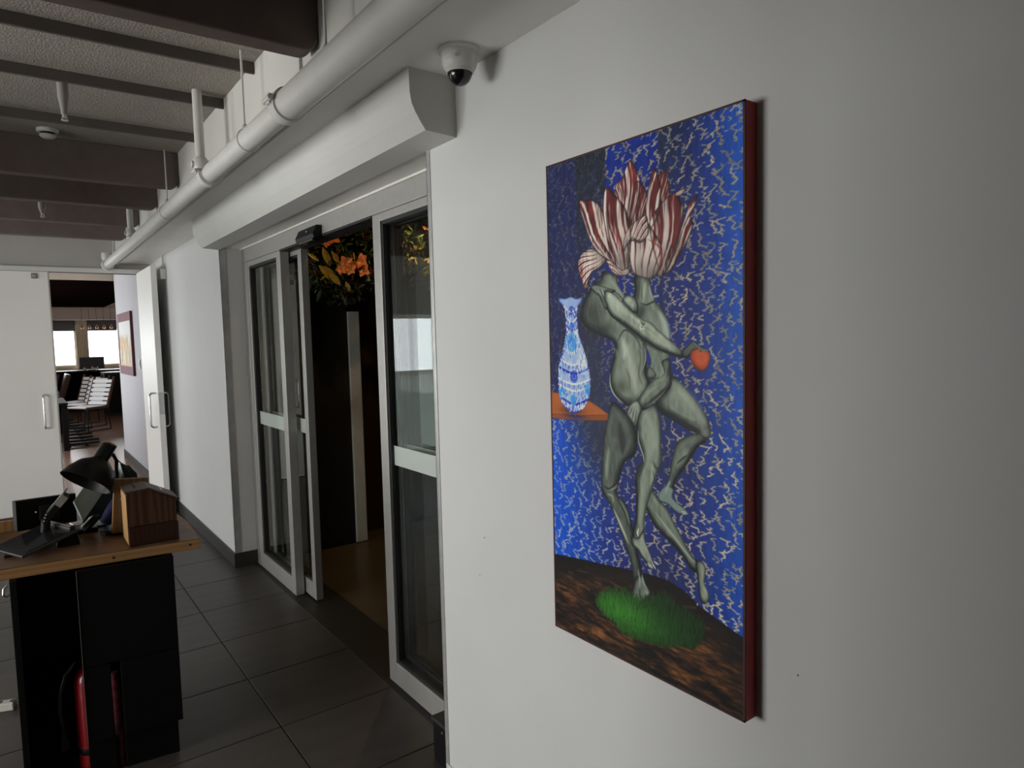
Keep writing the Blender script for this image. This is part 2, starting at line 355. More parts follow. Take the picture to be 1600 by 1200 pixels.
MB().box(-0.880, -0.868, EY-0.018, EY+0.038, 0.008, 2.312).build('edge_strip', 'alu', d1, bevel=0.002)
pull_handle(d1, -0.985, EY-0.015, 0.82, 1.14, -1)
b = MB().box(-1.010, -0.962, EY-0.030, EY-0.015, 2.245, 2.295).build('latch_plate', 'alu_dark', d1, bevel=0.003)
MB().box(-1.002, -0.970, EY-0.034, EY-0.030, 2.255, 2.285).build('latch_cover', 'alu', b, bevel=0.002)
d2 = struct(MB().box(-0.135, -0.085, 6.96, 7.83, 0.008, 2.318).build('door_2', 'door_white', bevel=0.003), 'white door leaf swung open along the wall')
pull_handle(d2, -0.135, 7.08, 0.82, 1.14, -1, axis='x'); pull_handle(d2, -0.085, 7.08, 0.82, 1.14, 1, axis='x')
MB().box(-0.130, -0.090, 6.957, 6.960, 0.95, 1.15).build('lock_plate', 'steel', d2)
b = MB(); b.box(-0.05, -0.002, 6.98, 7.05, 2.20, 2.295)
t = thing('junction_box', 'white junction box with a short conduit above the open door leaf', 'junction box', (-0.026, 7.015, 2.20))
b.build('box_body', 'white_pipe', t, bevel=0.004)
MB().tube([(-0.022, 7.015, 2.29), (-0.022, 7.015, LZ)], 0.011, 12).build('conduit', 'white_pipe', t, smooth=True)

# ------------------------------------------------------------------ pipes and fittings on the ceiling
PX, PZ = -0.385, 2.392
t = thing('ceiling_pipe', 'thick white sprinkler pipe running along the ceiling to the end wall', 'pipe', (PX, 1.0, PZ))
MB().tube([(PX, -2.0, PZ), (PX, 2.33, PZ)], 0.050, 28).build('pipe_run', 'white_pipe', t, smooth=True)
MB().tube([(PX, 2.33, PZ), (PX, EY-0.05, PZ)], 0.042, 28).build('pipe_run', 'white_pipe', t, smooth=True)
for y in (2.33, 3.45, 2.80, 4.55):
    big = y in (2.33, 3.45)
    c = MB(); c.tube([(PX, y-(0.028 if big else 0.006), PZ), (PX, y+(0.028 if big else 0.006), PZ)], 0.058 if big else 0.047, 28)
    cc = c.build('coupling' if big else 'clamp_ring', 'white_pipe', t, bevel=0.003, smooth=True)
    if big:
        for s in (-1, 1):
            MB().tube([(PX+s*0.066, y-0.035, PZ+0.01), (PX+s*0.066, y+0.035, PZ+0.01)], 0.009, 8).build('bolt', 'white_pipe', cc, smooth=True)
            MB().box(PX+s*0.055-0.012, PX+s*0.055+0.012, y-0.018, y+0.018, PZ-0.005, PZ+0.028).build('lug', 'white_pipe', cc, bevel=0.003)
MB().lathe([(0, 0), (0.050, 0), (0.055, 0.03), (0.055, 0.08), (0.046, 0.10)], (PX, EY-0.01, PZ), (0, -1, 0), 24).build('end_flange', 'white_pipe', t, smooth=True)
MB().lathe([(0.03, 0), (0.042, 0.02), (0.042, 0.07), (0.03, 0.085), (0, 0.085)], (PX-0.01, EY-0.09, PZ+0.035), (0, 0, 1), 20).build('valve_cap', 'white_pipe', t, smooth=True)
# riser drops and hanger rods
for y, lab in ((3.42, 'white vertical riser pipe joining the ceiling pipe near the middle coupling'), (5.75, 'short white riser pipe joining the ceiling pipe near the end wall')):
    rt = thing('riser_pipe', lab, 'pipe', (PX-0.045, y, UZ), 'risers on the ceiling pipe')
    MB().tube([(PX-0.045, y, UZ), (PX-0.045, y, PZ+0.055)], 0.021, 18).build('riser_tube', 'white_pipe', rt, smooth=True)
    MB().lathe([(0.030, 0), (0.034, 0.012), (0.034, 0.04), (0.026, 0.055), (0.0, 0.055)], (PX-0.045, y, PZ+0.010), (0, 0, 1), 18).build('tee_fitting', 'white_pipe', rt, smooth=True)
    MB().tube([(PX-0.085, y, PZ+0.030), (PX, y, PZ+0.030)], 0.016, 14).build('side_stub', 'white_pipe', rt, smooth=True)
for y, lab in ((1.98, 'thin hanger rod of the ceiling pipe at the top edge of the photo'), (2.86, 'thin white hanger rod beside the near end of the ribs'), (4.56, 'thin white hanger rod in front of the tallest baffle'), (7.3, 'thin white hanger rod next to the end wall')):
    rt = thing('hanger_rod', lab, 'rod', (PX+0.005, y, UZ), 'hanger rods of the ceiling pipe')
    MB().tube([(PX+0.005, y, UZ), (PX+0.005, y, PZ+0.052)], 0.0045, 10).build('rod', 'white_pipe', rt, smooth=True)
    MB().lathe([(0.0, 0), (0.013, 0.0), (0.013, 0.02), (0.006, 0.032), (0.0, 0.032)], (PX+0.005, y, PZ+0.048), (0, 0, 1), 12).build('swivel_nut', 'white_pipe', rt, smooth=True)
# tube added as the lit bead edge of the bulkhead, below the pipe
o = MB().tube([(BX+0.004, -2, LZ-0.009), (BX+0.004, EY-0.02, LZ-0.009)], 0.010, 12).build('bulkhead_bead', 'white_pipe', smooth=True)
tag(o, 'thin white bead marking the lit bottom edge of the bulkhead', 'conduit')
# sprinkler drops
for (x, y, zt, ln, lab) in ((-0.945, 3.50, UZ, 0.175, 'tapered white sprinkler drop hanging between the ribs'), (-0.975, 5.44, 2.548, 0.075, 'small sprinkler drop below the second deep baffle')):
    st = thing('sprinkler_drop', lab, 'sprinkler', (x, y, zt), 'sprinklers')
    MB().lathe([(0.021, 0), (0.021, -ln*0.55), (0.013, -ln*0.85), (0.012, -ln), (0.0, -ln)], (x, y, zt), (0, 0, 1), 18).build('drop_tube', 'pipe_grey', st, smooth=True)
    h = MB(); h.lathe([(0.0, 0), (0.008, 0), (0.008, -0.012), (0.0, -0.012)], (x, y, zt-ln), (0, 0, 1), 12)
    hd = h.build('sprinkler_head', 'brushed', st, smooth=True)
    MB().lathe([(0, 0), (0.014, 0), (0.014, -0.002), (0, -0.002)], (x, y, zt-ln-0.022), (0, 0, 1), 14).build('deflector', 'brushed', hd)
    f = MB()
    for s in (-1, 1): f.tube([(x+s*0.008, y, zt-ln-0.008), (x+s*0.010, y, zt-ln-0.016), (x+s*0.003, y, zt-ln-0.023)], 0.0018, 6)
    f.build('frame_arm', 'brushed', hd)
st = thing('smoke_detector', 'round white smoke detector on the upper ceiling', 'smoke detector', (-0.963, 4.44, UZ))
MB().lathe([(0, 0), (0.052, 0), (0.052, -0.012), (0.048, -0.018), (0, -0.018)], (-0.963, 4.44, UZ), (0, 0, 1), 24).build('base', 'white_pipe', st, smooth=True)
MB().lathe([(0.033, -0.018), (0.033, -0.030), (0, -0.030)], (-0.963, 4.44, UZ), (0, 0, 1), 24).build('sensor_gap', 'black_plastic', st, smooth=True)
MB().lathe([(0, -0.028), (0.036, -0.028), (0.040, -0.036), (0.026, -0.046), (0, -0.046)], (-0.963, 4.44, UZ), (0, 0, 1), 24).build('cover', 'white_pipe', st, smooth=True)
# dome camera
dx, dy = -0.098, 1.690
t = thing('dome_camera', 'white dome security camera with black glossy lens bubble', 'security camera', (dx, dy, LZ))
MB().lathe([(0, 0), (0.062, 0), (0.062, -0.006), (0.052, -0.010), (0.050, -0.040), (0.046, -0.052), (0.040, -0.058), (0.036, -0.056), (0.0, -0.050)], (dx, dy, LZ), (0, 0, 1), 36).build('housing', 'white_pipe', t, smooth=True)
hp = [(0.036*math.cos(a/8*PI/2), -0.060-0.040*math.sin(a/8*PI/2)) for a in range(9)]
hp[-1] = (0, hp[-1][1])
MB().lathe([(0.0372, -0.052)] + hp, (dx, dy, LZ), (0, 0, 1), 32).build('bubble', 'black_gloss', t, smooth=True)
rim = MB().lathe([(0.037, -0.055), (0.0395, -0.057), (0.0395, -0.064), (0.0365, -0.066)], (dx, dy, LZ), (0, 0, 1), 36).build('rim', 'white_pipe', t, smooth=True)
MB().lathe([(0, 0), (0.005, 0), (0.005, 0.002), (0, 0.002)], (dx-0.035, dy-0.038, LZ-0.032), (-0.68, -0.73, 0), 10).build('screw', 'brushed', t)

# ------------------------------------------------------------------ sliding door set
DX = 0.146
dr = thing('sliding_door_header', 'grey aluminium header rail above the sliding doors', 'door frame', (DX, 3.5, 2.15))
MB().box(DX, DX+0.13, Y0-0.05, Y1, 2.150, 2.250).build('header_beam', 'alu', dr, bevel=0.003)
MB().box(DX-0.012, DX, Y0-0.05, Y1, 2.238, 2.252).build('header_lip', 'door_white', dr, bevel=0.002)
MB().box(DX-0.002, DX+0.10, 2.84, 4.14, 2.138, 2.150).build('track', 'gasket', dr)
MB().box(DX, DX+0.07, 4.895, Y1, 0, 2.15).build('side_jamb', 'alu', dr, bevel=0.002)

def door_panel(name, label, ya, yb, x0, th, st, bot, top, z0, z1, band=True, mt='alu'):
    t = thing(name, label, 'door', (x0, ya, z0), 'glass panels of the sliding doors')
    x1 = x0+th
    MB().box(x0, x1, ya, ya+st, z0, z1).build('stile', mt, t, bevel=0.003)
    MB().box(x0, x1, yb-st, yb, z0, z1).build('stile', mt, t, bevel=0.003)
    MB().box(x0, x1, ya+st, yb-st, z0, z0+bot).build('bottom_rail', mt, t, bevel=0.003)
    MB().box(x0, x1, ya+st, yb-st, z1-top, z1).build('top_rail', mt, t, bevel=0.003)
    g = 0.014; xa = x0+0.008; xb = x0+th-0.008
    fr = MB()
    fr.box(xa, xb, ya+st, ya+st+g, z0+bot, z1-top); fr.box(xa, xb, yb-st-g, yb-st, z0+bot, z1-top)
    fr.box(xa, xb, ya+st+g, yb-st-g, z0+bot, z0+bot+g); fr.box(xa, xb, ya+st+g, yb-st-g, z1-top-g, z1-top)
    fr.build('gasket', 'gasket', t)
    xm = x0+th*0.5
    gl = MB().box(xm-0.003, xm+0.003, ya+st+g, yb-st-g, z0+bot+g, z1-top-g).build('glass_pane', 'door_glass', t)
    if band:
        MB().box(xm-0.0045, xm-0.0032, ya+st+g, yb-st-g, 1.030, 1.118).build('frosted_band', 'frosted_band', gl)['label'] = 'pale frosted safety band'
    return t
door_panel('fixed_door_panel', 'far fixed glass panel with a frosted band beside the grey reveal', 4.145, 4.895, DX, 0.055, 0.075, 0.105, 0.035, 0.004, 2.148)
door_panel('fixed_door_panel', 'near fixed glass panel with a frosted band beside the painting wall', 2.06, 2.835, DX, 0.055, 0.075, 0.105, 0.035, 0.004, 2.148)
door_panel('sliding_door_leaf', 'open sliding glass leaf parked behind the far fixed panel', 3.965, 4.80, DX+0.065, 0.045, 0.06, 0.10, 0.028, 0.012, 2.140)
door_panel('sliding_door_leaf', 'open sliding glass leaf parked behind the near fixed panel', 2.03, 2.815, DX+0.065, 0.045, 0.05, 0.10, 0.028, 0.012, 2.140)
sn = thing('door_sensor', 'black motion sensor box on the door header', 'sensor', (DX-0.05, 3.57, 2.12))
MB().prism([(DX, 3.44, 2.128), (DX-0.045, 3.44, 2.128), (DX-0.052, 3.44, 2.150), (DX-0.030, 3.44, 2.196), (DX, 3.44, 2.196)], (0, 0.27, 0)).build('housing', 'black_plastic', sn, bevel=0.003)
MB().prism([(DX-0.006, 3.47, 2.120), (DX-0.040, 3.47, 2.120), (DX-0.044, 3.47, 2.130), (DX-0.006, 3.47, 2.130)], (0, 0.21, 0)).build('lens_strip', 'black_gloss', sn, bevel=0.002)
MB().lathe([(0, 0), (0.004, 0), (0.004, 0.003), (0, 0.003)], (DX-0.044, 3.55, 2.172), (-0.9, 0, 0.43), 10).build('indicator', 'label_white', sn)
struct(MB().box(DX-0.03, DX+0.22, Y0, Y1, -0.09, 0.002).build('trim_6', 'threshold', bevel=0.001), 'dark threshold strip under the sliding doors')
# floor door stop beside the near panel
t = thing('door_stop', 'small black door stop on the floor by the wall corner', 'door stop', (0.045, 2.13, 0))
MB().box(0.010, 0.085, 2.09, 2.185, 0.0, 0.155).build('stop_body', 'black_plastic', t, bevel=0.006)
MB().box(0.006, 0.090, 2.085, 2.190, 0.155, 0.168).build('stop_cap', 'dark_grey_plastic', t, bevel=0.003)
MB().lathe([(0, 0), (0.006, 0), (0.006, 0.003), (0, 0.003)], (0.010, 2.11, 0.135), (-1, 0, 0), 10).build('screw', 'steel', t)

# ------------------------------------------------------------------ vestibule behind the sliding doors
VX0 = DX+0.22
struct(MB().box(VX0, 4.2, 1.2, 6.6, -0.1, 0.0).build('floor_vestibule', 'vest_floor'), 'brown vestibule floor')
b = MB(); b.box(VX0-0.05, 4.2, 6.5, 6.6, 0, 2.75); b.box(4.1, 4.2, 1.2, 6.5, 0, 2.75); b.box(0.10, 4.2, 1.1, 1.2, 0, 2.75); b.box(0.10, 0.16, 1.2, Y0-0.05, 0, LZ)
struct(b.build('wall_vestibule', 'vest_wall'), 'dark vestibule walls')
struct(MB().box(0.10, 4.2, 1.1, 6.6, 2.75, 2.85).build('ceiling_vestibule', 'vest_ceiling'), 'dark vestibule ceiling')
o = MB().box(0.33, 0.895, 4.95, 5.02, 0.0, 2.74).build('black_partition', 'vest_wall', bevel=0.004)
tag(o, 'tall black panel standing left of the metal post in the vestibule', 'panel')
pt = thing('metal_post', 'slim brushed metal post in the dark doorway', 'post', (0.95, 4.95, 0))
MB().box(0.895, 0.985, 4.93, 5.02, 0.0, 1.812).build('post_body', 'post_steel', pt, bevel=0.004)
MB().box(0.890, 0.990, 4.925, 5.025, 0.0, 0.012).build('foot_plate', 'alu_dark', pt, bevel=0.002)
pw = thing('wood_panel_screen', 'brown wooden panel screen behind the metal post', 'panel', (2.0, 5.16, 0))
for k in range(4):
    MB().box(1.0+k*0.62, 1.0+k*0.62+0.612, 5.15, 5.19, 0.012, 1.80).build('wood_panel', 'vest_panel_wood', pw, bevel=0.003)
MB().box(0.99, 3.50, 5.145, 5.195, 0.0, 0.012).build('bottom_trim', 'alu_dark', pw)
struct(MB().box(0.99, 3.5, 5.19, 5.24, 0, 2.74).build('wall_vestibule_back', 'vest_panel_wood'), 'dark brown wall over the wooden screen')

# hanging plant arrangement
def leaf(bm, p, d, n, ln, wd, curl=0.25):
    p = Vector(p); d = Vector(d).normalized(); n = Vector(n); sd = d.cross(n).normalized(); n = sd.cross(d).normalized()
    L = []
    for f, w in ((0, .08), (.3, .85), (.6, 1.0), (.85, .5), (1, 0.0)):
        c = p + d*ln*f - n*curl*ln*f*f
        L.append((c - sd*wd*w*0.5 + n*wd*0.12*w, c, c + sd*wd*w*0.5 + n*wd*0.12*w))
    V = [[bm.verts.new(q) for q in r] for r in L[:-1]]; tip = bm.verts.new(L[-1][1])
    for a, c in zip(V, V[1:]):
        for k in (0, 1): bm.faces.new([a[k], a[k+1], c[k+1], c[k]])
    for k in (0, 1): bm.faces.new([V[-1][k], V[-1][k+1], tip])
def rv(rng): return Vector((rng.uniform(-1, 1), rng.uniform(-1, 1), rng.uniform(-1, 1))).normalized()
def foliage(name, label, boxmin, boxmax, counts, seed, flowers=(), biglf=()):
    rng = random.Random(seed)
    c = [(a+b_)/2 for a, b_ in zip(boxmin, boxmax)]
    t = thing(name, label, 'plant', (c[0], c[1], boxmax[2]))
    for mt, n, ln, wd, spray in counts:
        m = MB()
        for _ in range(n):
            u = [rng.random() for _ in range(3)]
            p = Vector([boxmin[i] + (boxmax[i]-boxmin[i])*u[i] for i in range(3)])
            # the lower edge droops in the middle of the arrangement
            fr = (p.x-boxmin[0])/(boxmax[0]-boxmin[0])
            p.z += (boxmax[2]-p.z)*0.35*abs(fr-0.55)*2
            ax = (rv(rng) + Vector((-0.4, -0.6, -0.5))).normalized()
            for q in range(spray):
                dd = (ax + rv(rng)*0.75).normalized()
                leaf(m.bm, p + ax*0.012*q, dd, rv(rng), ln*rng.uniform(.6, 1.2), wd*rng.uniform(.7, 1.2))
        o = m.build('leaves', mt, t); o['kind'] = 'stuff'
    for (p, r) in flowers:
        m = MB(); ax = (Vector((-0.6, -0.8, -0.15)) + rv(rng)*0.3).normalized()
        tq = ax.cross(Vector((0, 0, 1))).normalized(); tw = ax.cross(tq)
        for k in range(5):
            a = (k+rng.uniform(-.2, .2))/5*2*PI; dd = (tq*math.cos(a) + tw*math.sin(a) + ax*rng.uniform(.3, 1.1))
            leaf(m.bm, p, dd, ax, r*rng.uniform(.8, 1.1), r*0.80, curl=0.45)
        f = m.build('orange_flower', 'petal_orange', t)
        MB().lathe([(0, -0.004), (0.007, 0.0), (0.006, 0.010), (0, 0.014)], p, ax, 8).build('flower_centre', 'leaf_gold', f)
    for (p, d, ln, wd) in biglf:
        m = MB(); leaf(m.bm, p, d, (-0.5, -0.8, 0.3), ln, wd, 0.15); m.build('yellow_leaf', 'leaf_gold', t)
    MB().box(boxmin[0], boxmax[0], boxmin[1]+0.15, boxmax[1]+0.06, boxmax[2]-0.02, 2.745).build('planter_tray', 'vest_ceiling', t)
    return t
_fl = [(Vector(p), r) for p, r in (((0.5441, 4.2800, 2.2654), .050), ((0.5073, 4.3000, 2.2368), .040), ((0.6124, 4.2600, 2.1091), .048), ((0.6418, 4.2500, 2.0634), .045), ((0.5876, 4.2800, 2.0641), .040), ((0.7255, 4.2500, 2.1173), .052), ((0.7409, 4.2600, 2.0553), .050), ((0.6871, 4.3000, 2.0952), .045))]
_bl = [((0.4601, 4.2600, 2.1963), (0.35, 0, -0.9), .13, .045), ((0.5271, 4.2800, 2.1777), (0.5, 0, -0.8), .10, .035), ((0.4291, 4.2600, 2.0767), (0.9, 0, -0.65), .15, .06), ((0.4870, 4.2600, 2.0379), (0.6, -0.1, -0.6), .12, .045), ((0.6150, 4.2800, 1.9811), (0.3, -0.2, -0.9), .07, .03), ((0.3720, 4.3000, 2.1596), (0.7, -0.2, -0.5), .09, .025)]
_bl = [(Vector(p), d, l, w) for p, d, l, w in _bl]
foliage('hanging_plant', 'dark hanging foliage with orange flowers seen through the open doorway', (0.40, 4.34, 1.86), (0.98, 4.80, 2.50),
        [('leaf_dark', 300, .10, .030, 4), ('leaf_green', 330, .075, .018, 5), ('leaf_rust', 80, .08, .022, 3), ('leaf_gold', 75, .07, .018, 3)], 3, _fl, _bl)
foliage('hanging_plant', 'yellow lit hanging foliage behind the near glass panel', (1.02, 4.32, 1.98), (1.95, 4.75, 2.52),
        [('leaf_gold', 330, .06, .022, 4), ('leaf_green', 200, .08, .022, 4), ('leaf_rust', 120, .10, .026, 3), ('leaf_dark', 150, .10, .03, 3)], 5, [], [])  # extra gold leaves put the lamp's yellow glow into the leaf colour
t = thing('ceiling_spotlight', 'warm yellow spotlight glowing above the foliage', 'lamp', (1.1866, 4.2200, 2.4541))
MB().lathe([(0.0, 0.0), (0.05, 0.0), (0.05, 0.004), (0, 0.004)], (1.1975, 4.2200, 2.4727), (0, 0, 1), 20).build('lens', 'lamp_glow', t)
MB().lathe([(0.056, -0.006), (0.056, 0.06), (0, 0.06), (0, 0.005)], (1.1975, 4.2200, 2.4727), (0, 0, 1), 20).build('housing', 'black_plastic', t, smooth=True)
MB().tube([(1.1975, 4.2200, 2.5327), (1.1975, 4.2200, 2.7500)], 0.008, 8).build('stem', 'black_plastic', t)
_sp = bpy.data.lights.new('spot_warm', 'SPOT'); _sp.energy = 15; _sp.color = (1.0, 0.70, 0.25); _sp.spot_size = 2.4; _sp.shadow_soft_size = 0.04; _sp.spot_blend = 0.6
_so = bpy.data.objects.new('spot_warm', _sp); _so.location = (1.1975, 4.2200, 2.4527); COL.objects.link(_so); _so.parent = t; _so.matrix_parent_inverse = Matrix.Translation(-t.location)
_sp2 = bpy.data.lights.new('spot_orange', 'SPOT'); _sp2.energy = 12; _sp2.color = (1.0, 0.62, 0.30); _sp2.spot_size = 1.3; _sp2.shadow_soft_size = 0.03; _sp2.spot_blend = 0.7
t = thing('ceiling_spotlight', 'small black spotlight aimed at the orange flowers', 'lamp', (0.55, 3.55, 2.70))
MB().lathe([(0.03, 0.0), (0.034, 0.07), (0, 0.07)], (0.55, 3.55, 2.66), (0, -0.5, 0.6), 16).build('housing', 'black_plastic', t, smooth=True)
MB().lathe([(0, 0.004), (0.026, 0.004)], (0.55, 3.55, 2.66), (0, -0.5, 0.6), 16).build('lens', 'lamp_glow', t)
MB().tube([(0.55, 3.50, 2.72), (0.55, 3.50, 2.75)], 0.008, 8).build('stem', 'black_plastic', t)
_so = bpy.data.objects.new('spot_orange', _sp2); COL.objects.link(_so); _so.parent = t; _so.matrix_parent_inverse = Matrix.Translation(-t.location)
_so.location = (0.55, 3.56, 2.64); _so.rotation_euler = Vector((0.02, 0.75, -0.45)).to_track_quat('-Z', 'Y').to_euler()


# ================================================================== reception desk
DT = 0.83
dk = thing('reception_desk', 'black reception desk with a thick wooden top', 'desk', (-1.2, 3.1, 0))
top_poly = [(-0.635, 2.850), (-0.618, 3.165), (-0.640, 3.50), (-1.95, 3.52), (-1.95, 2.990)]
MB().prism([(x, y, DT-0.040) for x, y in top_poly], (0, 0, 0.0365)).build('desk_top_core', 'desk_edge_wood', dk, bevel=0.002)
cx = sum(p[0] for p in top_poly)/5; cy = sum(p[1] for p in top_poly)/5
# planks of the top, running along the desk
def lerp2(a, b_, t): return (a[0]+(b_[0]-a[0])*t, a[1]+(b_[1]-a[1])*t)
for k in range(4):
    t0, t1 = k/4+0.002, (k+1)/4-0.002
    A0 = lerp2((-0.6355, 2.8505), (-0.640, 3.50), t0); A1 = lerp2((-0.6355, 2.8505), (-0.640, 3.50), t1)
    B0 = lerp2((-1.95, 2.990), (-1.95, 3.52), t0); B1 = lerp2((-1.95, 2.990), (-1.95, 3.52), t1)
    MB().prism([(*A0, DT-0.0035), (*A1, DT-0.0035), (*B1, DT-0.0035), (*B0, DT-0.0035)], (0, 0, 0.0035)).build('plank', 'desk_top_wood', dk, bevel=0.0006, bseg=1)
for px_, pz_ in ((-0.672, 0.811), (-0.930, 0.808)):
    yy = 2.850 + (-0.635-px_)*0.1065
    MB().lathe([(0, -0.001), (0.0045, -0.001), (0.0045, 0.0012), (0, 0.0012)], (px_, yy, pz_), (-0.106, -0.994, 0), 10).build('screw_hole', 'gasket', dk)
def desk_y(x): return 2.828 + (-0.735-x)*0.1065
bL, bR, bD = -1.245, -0.738, -1.050
def dpan(xa, xb, d0, d1, z0, z1, name, mt='desk_black'):
    pts = [(xa, desk_y(xa)+d0, z0), (xb, desk_y(xb)+d0, z0), (xb, desk_y(xb)+d1, z0), (xa, desk_y(xa)+d1, z0)]
    return MB().prism(pts, (0, 0, z1-z0)).build(name, mt, dk, bevel=0.0015)
dpan(bL, bL+0.02, 0, 0.60, 0.0, DT-0.04, 'side_panel')
dpan(bR-0.02, bR, 0.016, 0.60, 0.135, DT-0.04, 'side_panel')
dpan(bL+0.02, bR-0.02, 0.58, 0.60, 0.0, DT-0.04, 'back_panel')
dpan(bD, -0.963, 0.018, 0.032, 0.0, 0.135, 'toe_kick'); dpan(-0.932, bR-0.015, 0.018, 0.032, 0.0, 0.135, 'toe_kick')
dpan(bD, bR, 0.0, 0.015, 0.425, DT-0.042, 'drawer_front')
dpan(bD, -0.966, 0.0, 0.015, 0.135, 0.422, 'door_front')
dpan(-0.934, bR, 0.0, 0.015, 0.135, 0.422, 'door_front')
dpan(bL+0.021, bR-0.021, 0.20, 0.215, 0.43, DT-0.042, 'inner_shelf')
MB().tube([(bD-0.001, desk_y(bD)-0.001, 0.79), (bD-0.001, desk_y(bD)-0.001, 0.14)], 0.0012, 6).build('edge_band', 'rib_brown', dk)
MB().box(-1.95, -1.20, 3.50, 3.53, DT, DT+0.045).build('back_ledge', 'board_wood', dk, bevel=0.002)
MB().tube([(-1.252, 2.90, 0.775), (-1.262, 2.895, 0.765), (-1.264, 2.895, 0.745), (-1.256, 2.898, 0.735), (-1.248, 2.90, 0.742)], 0.0035, 8).build('cable_ring', 'steel', dk, smooth=True)

# fire extinguisher in the left bay, partly hidden by the divider
ex, ey = -1.026, desk_y(-1.026)+0.090
xt = thing('fire_extinguisher', 'red fire extinguisher standing in the dark bay under the desk', 'fire extinguisher', (ex, ey, 0))
MB().lathe([(0, 0.006), (0.052, 0.006), (0.055, 0.02), (0.055, 0.335), (0.050, 0.368), (0.034, 0.392), (0.020, 0.400), (0, 0.400)], (ex, ey, 0), (0, 0, 1), 28).build('cylinder', 'red_paint', xt, smooth=True)
MB().lathe([(0.0, 0), (0.058, 0.0), (0.058, 0.012), (0.056, 0.03)], (ex, ey, 0), (0, 0, 1), 28).build('base_ring', 'black_plastic', xt, smooth=True)
MB().lathe([(0.0555, 0.075), (0.0562, 0.077), (0.0562, 0.098), (0.0555, 0.10)], (ex, ey, 0), (0, 0, 1), 28).build('strap', 'black_plastic', xt, smooth=True)
MB().lathe([(0, 0.398), (0.016, 0.398), (0.016, 0.44), (0, 0.44)], (ex, ey, 0), (0, 0, 1), 16).build('valve', 'brushed', xt, smooth=True)
MB().prism([(ex-0.012, ey-0.02, 0.440), (ex-0.012, ey+0.09, 0.465), (ex-0.012, ey+0.09, 0.480), (ex-0.012, ey-0.02, 0.455)], (0.024, 0, 0)).build('lever', 'black_plastic', xt, bevel=0.002)
hs = [(ex-0.012, ey-0.01, 0.425), (ex-0.045, ey-0.02, 0.430), (ex-0.078, ey-0.03, 0.395), (ex-0.098, ey-0.035, 0.33), (ex-0.102, ey-0.035, 0.26), (ex-0.095, ey-0.03, 0.19)]
MB().tube(hs, 0.0075, 10).build('hose', 'black_gloss', xt, smooth=True)
MB().lathe([(0.009, 0), (0.016, -0.07), (0.013, -0.07)], (ex-0.095, ey-0.03, 0.19), (0, 0, 1), 14).build('nozzle', 'black_plastic', xt, smooth=True)
o = MB().tube([(-0.9509, 2.9000, 0.3658), (-0.9463, 2.9000, 0.2636), (-0.9439, 2.9000, 0.1233), (-0.9427, 2.9000, 0.0030)], [0.012, 0.016, 0.017, 0.014], 12).build('rolled_fabric', 'pattern_red', smooth=True)
tag(o, 'rolled dark red patterned cloth standing in the right bay of the desk', 'cloth')

# ------------------------------------------------------------------ wooden house shaped box
bx0, bx1, by0, by1 = -0.872, -0.704, 2.902, 3.055
hb = thing('wooden_box', 'brown wooden house shaped suggestion box on the desk corner', 'box', (-0.79, 2.98, DT))
prof = [(bx0, DT+0.075), (bx1, DT+0.075), (bx1, DT+0.160), (-0.796, DT+0.212), (bx0, DT+0.206)]
MB().prism([(x, by0+0.004, z) for x, z in prof], (0, by1-by0-0.008, 0)).build('upper_body', 'box_wood', hb, bevel=0.002)
MB().box(bx0-0.001, bx1+0.003, by0-0.002, by1, DT, DT+0.0745).build('lower_body', 'box_wood_dark', hb, bevel=0.002)
sp = MB().box(bx0-0.004, bx0-0.001, by0+0.004, by1-0.004, DT+0.008, DT+0.200).build('side_door', 'board_wood', hb, bevel=0.001)
MB().lathe([(0, 0), (0.004, 0), (0.004, 0.006), (0, 0.006)], (bx0-0.004, by1-0.02, DT+0.165), (-1, 0, 0), 10).build('lock_knob', 'steel', sp)
for (xa, za, xb, zb, nm) in ((bx0-0.006, DT+0.206, -0.796, DT+0.213, 'roof_board'), (-0.796, DT+0.213, bx1+0.012, DT+0.156, 'roof_board')):
    r = MB().prism([(xa, by0-0.004, za), (xb, by0-0.004, zb), (xb, by0-0.004, zb+0.007), (xa, by0-0.004, za+0.007)], (0, by1-by0+0.012, 0)).build(nm, 'box_roof_wood', hb, bevel=0.001)
    xm, zm = (xa+xb)/2, (za+zb)/2+0.0073; sl = (zb-za)/(xb-xa)
    MB().obox((xm, (by0+by1)/2+0.01, zm), (1, 0, sl), (0, 1, 0), (-sl, 0, 1), 0.004, 0.030, 0.0008).build('coin_slot', 'gasket' if xa < -0.8 else 'steel', r)
# wooden board leaning behind the box
o = MB().obox((-0.8389, 3.1200, 0.9477), (1, 0.05, -0.10), (0, 1, 0.1), (0.08, -0.1, 1), 0.062, 0.008, 0.112).build('wooden_board', 'board_wood', bevel=0.002)
tag(o, 'tan wooden board standing behind the house shaped box', 'board')

# ------------------------------------------------------------------ slanted display stand
A = Vector((-1.0232, 3.2700, 0.9662)); B_ = Vector((-0.9981, 3.2200, 0.8866)); C_ = Vector((-0.8848, 3.4200, 1.1174)); D_ = B_+(C_-A); E_ = Vector((-0.9270, 3.2600, 0.8922)); F_ = E_+(C_-A)*0.85
ks = thing('display_stand', 'grey green slanted display screen on the desk under the lamp', 'screen', (B_.x, B_.y, DT))
ctr = (A+B_+C_+D_)/4; nn = (C_-A).cross(B_-A).normalized()
if nn.y > 0: nn = -nn
MB().prism([A, B_, D_, C_], -nn*0.012).build('screen_face', 'green_grey', ks, bevel=0.001)
MB().prism([B_-nn*0.0125, E_-nn*0.0125, F_-nn*0.0125, D_-nn*0.0125], -nn*0.015).build('screen_back', 'deep_green', ks, bevel=0.002)
ins = [ctr+(q-ctr)*0.90+nn*0.0004 for q in (A, B_, D_, C_)]
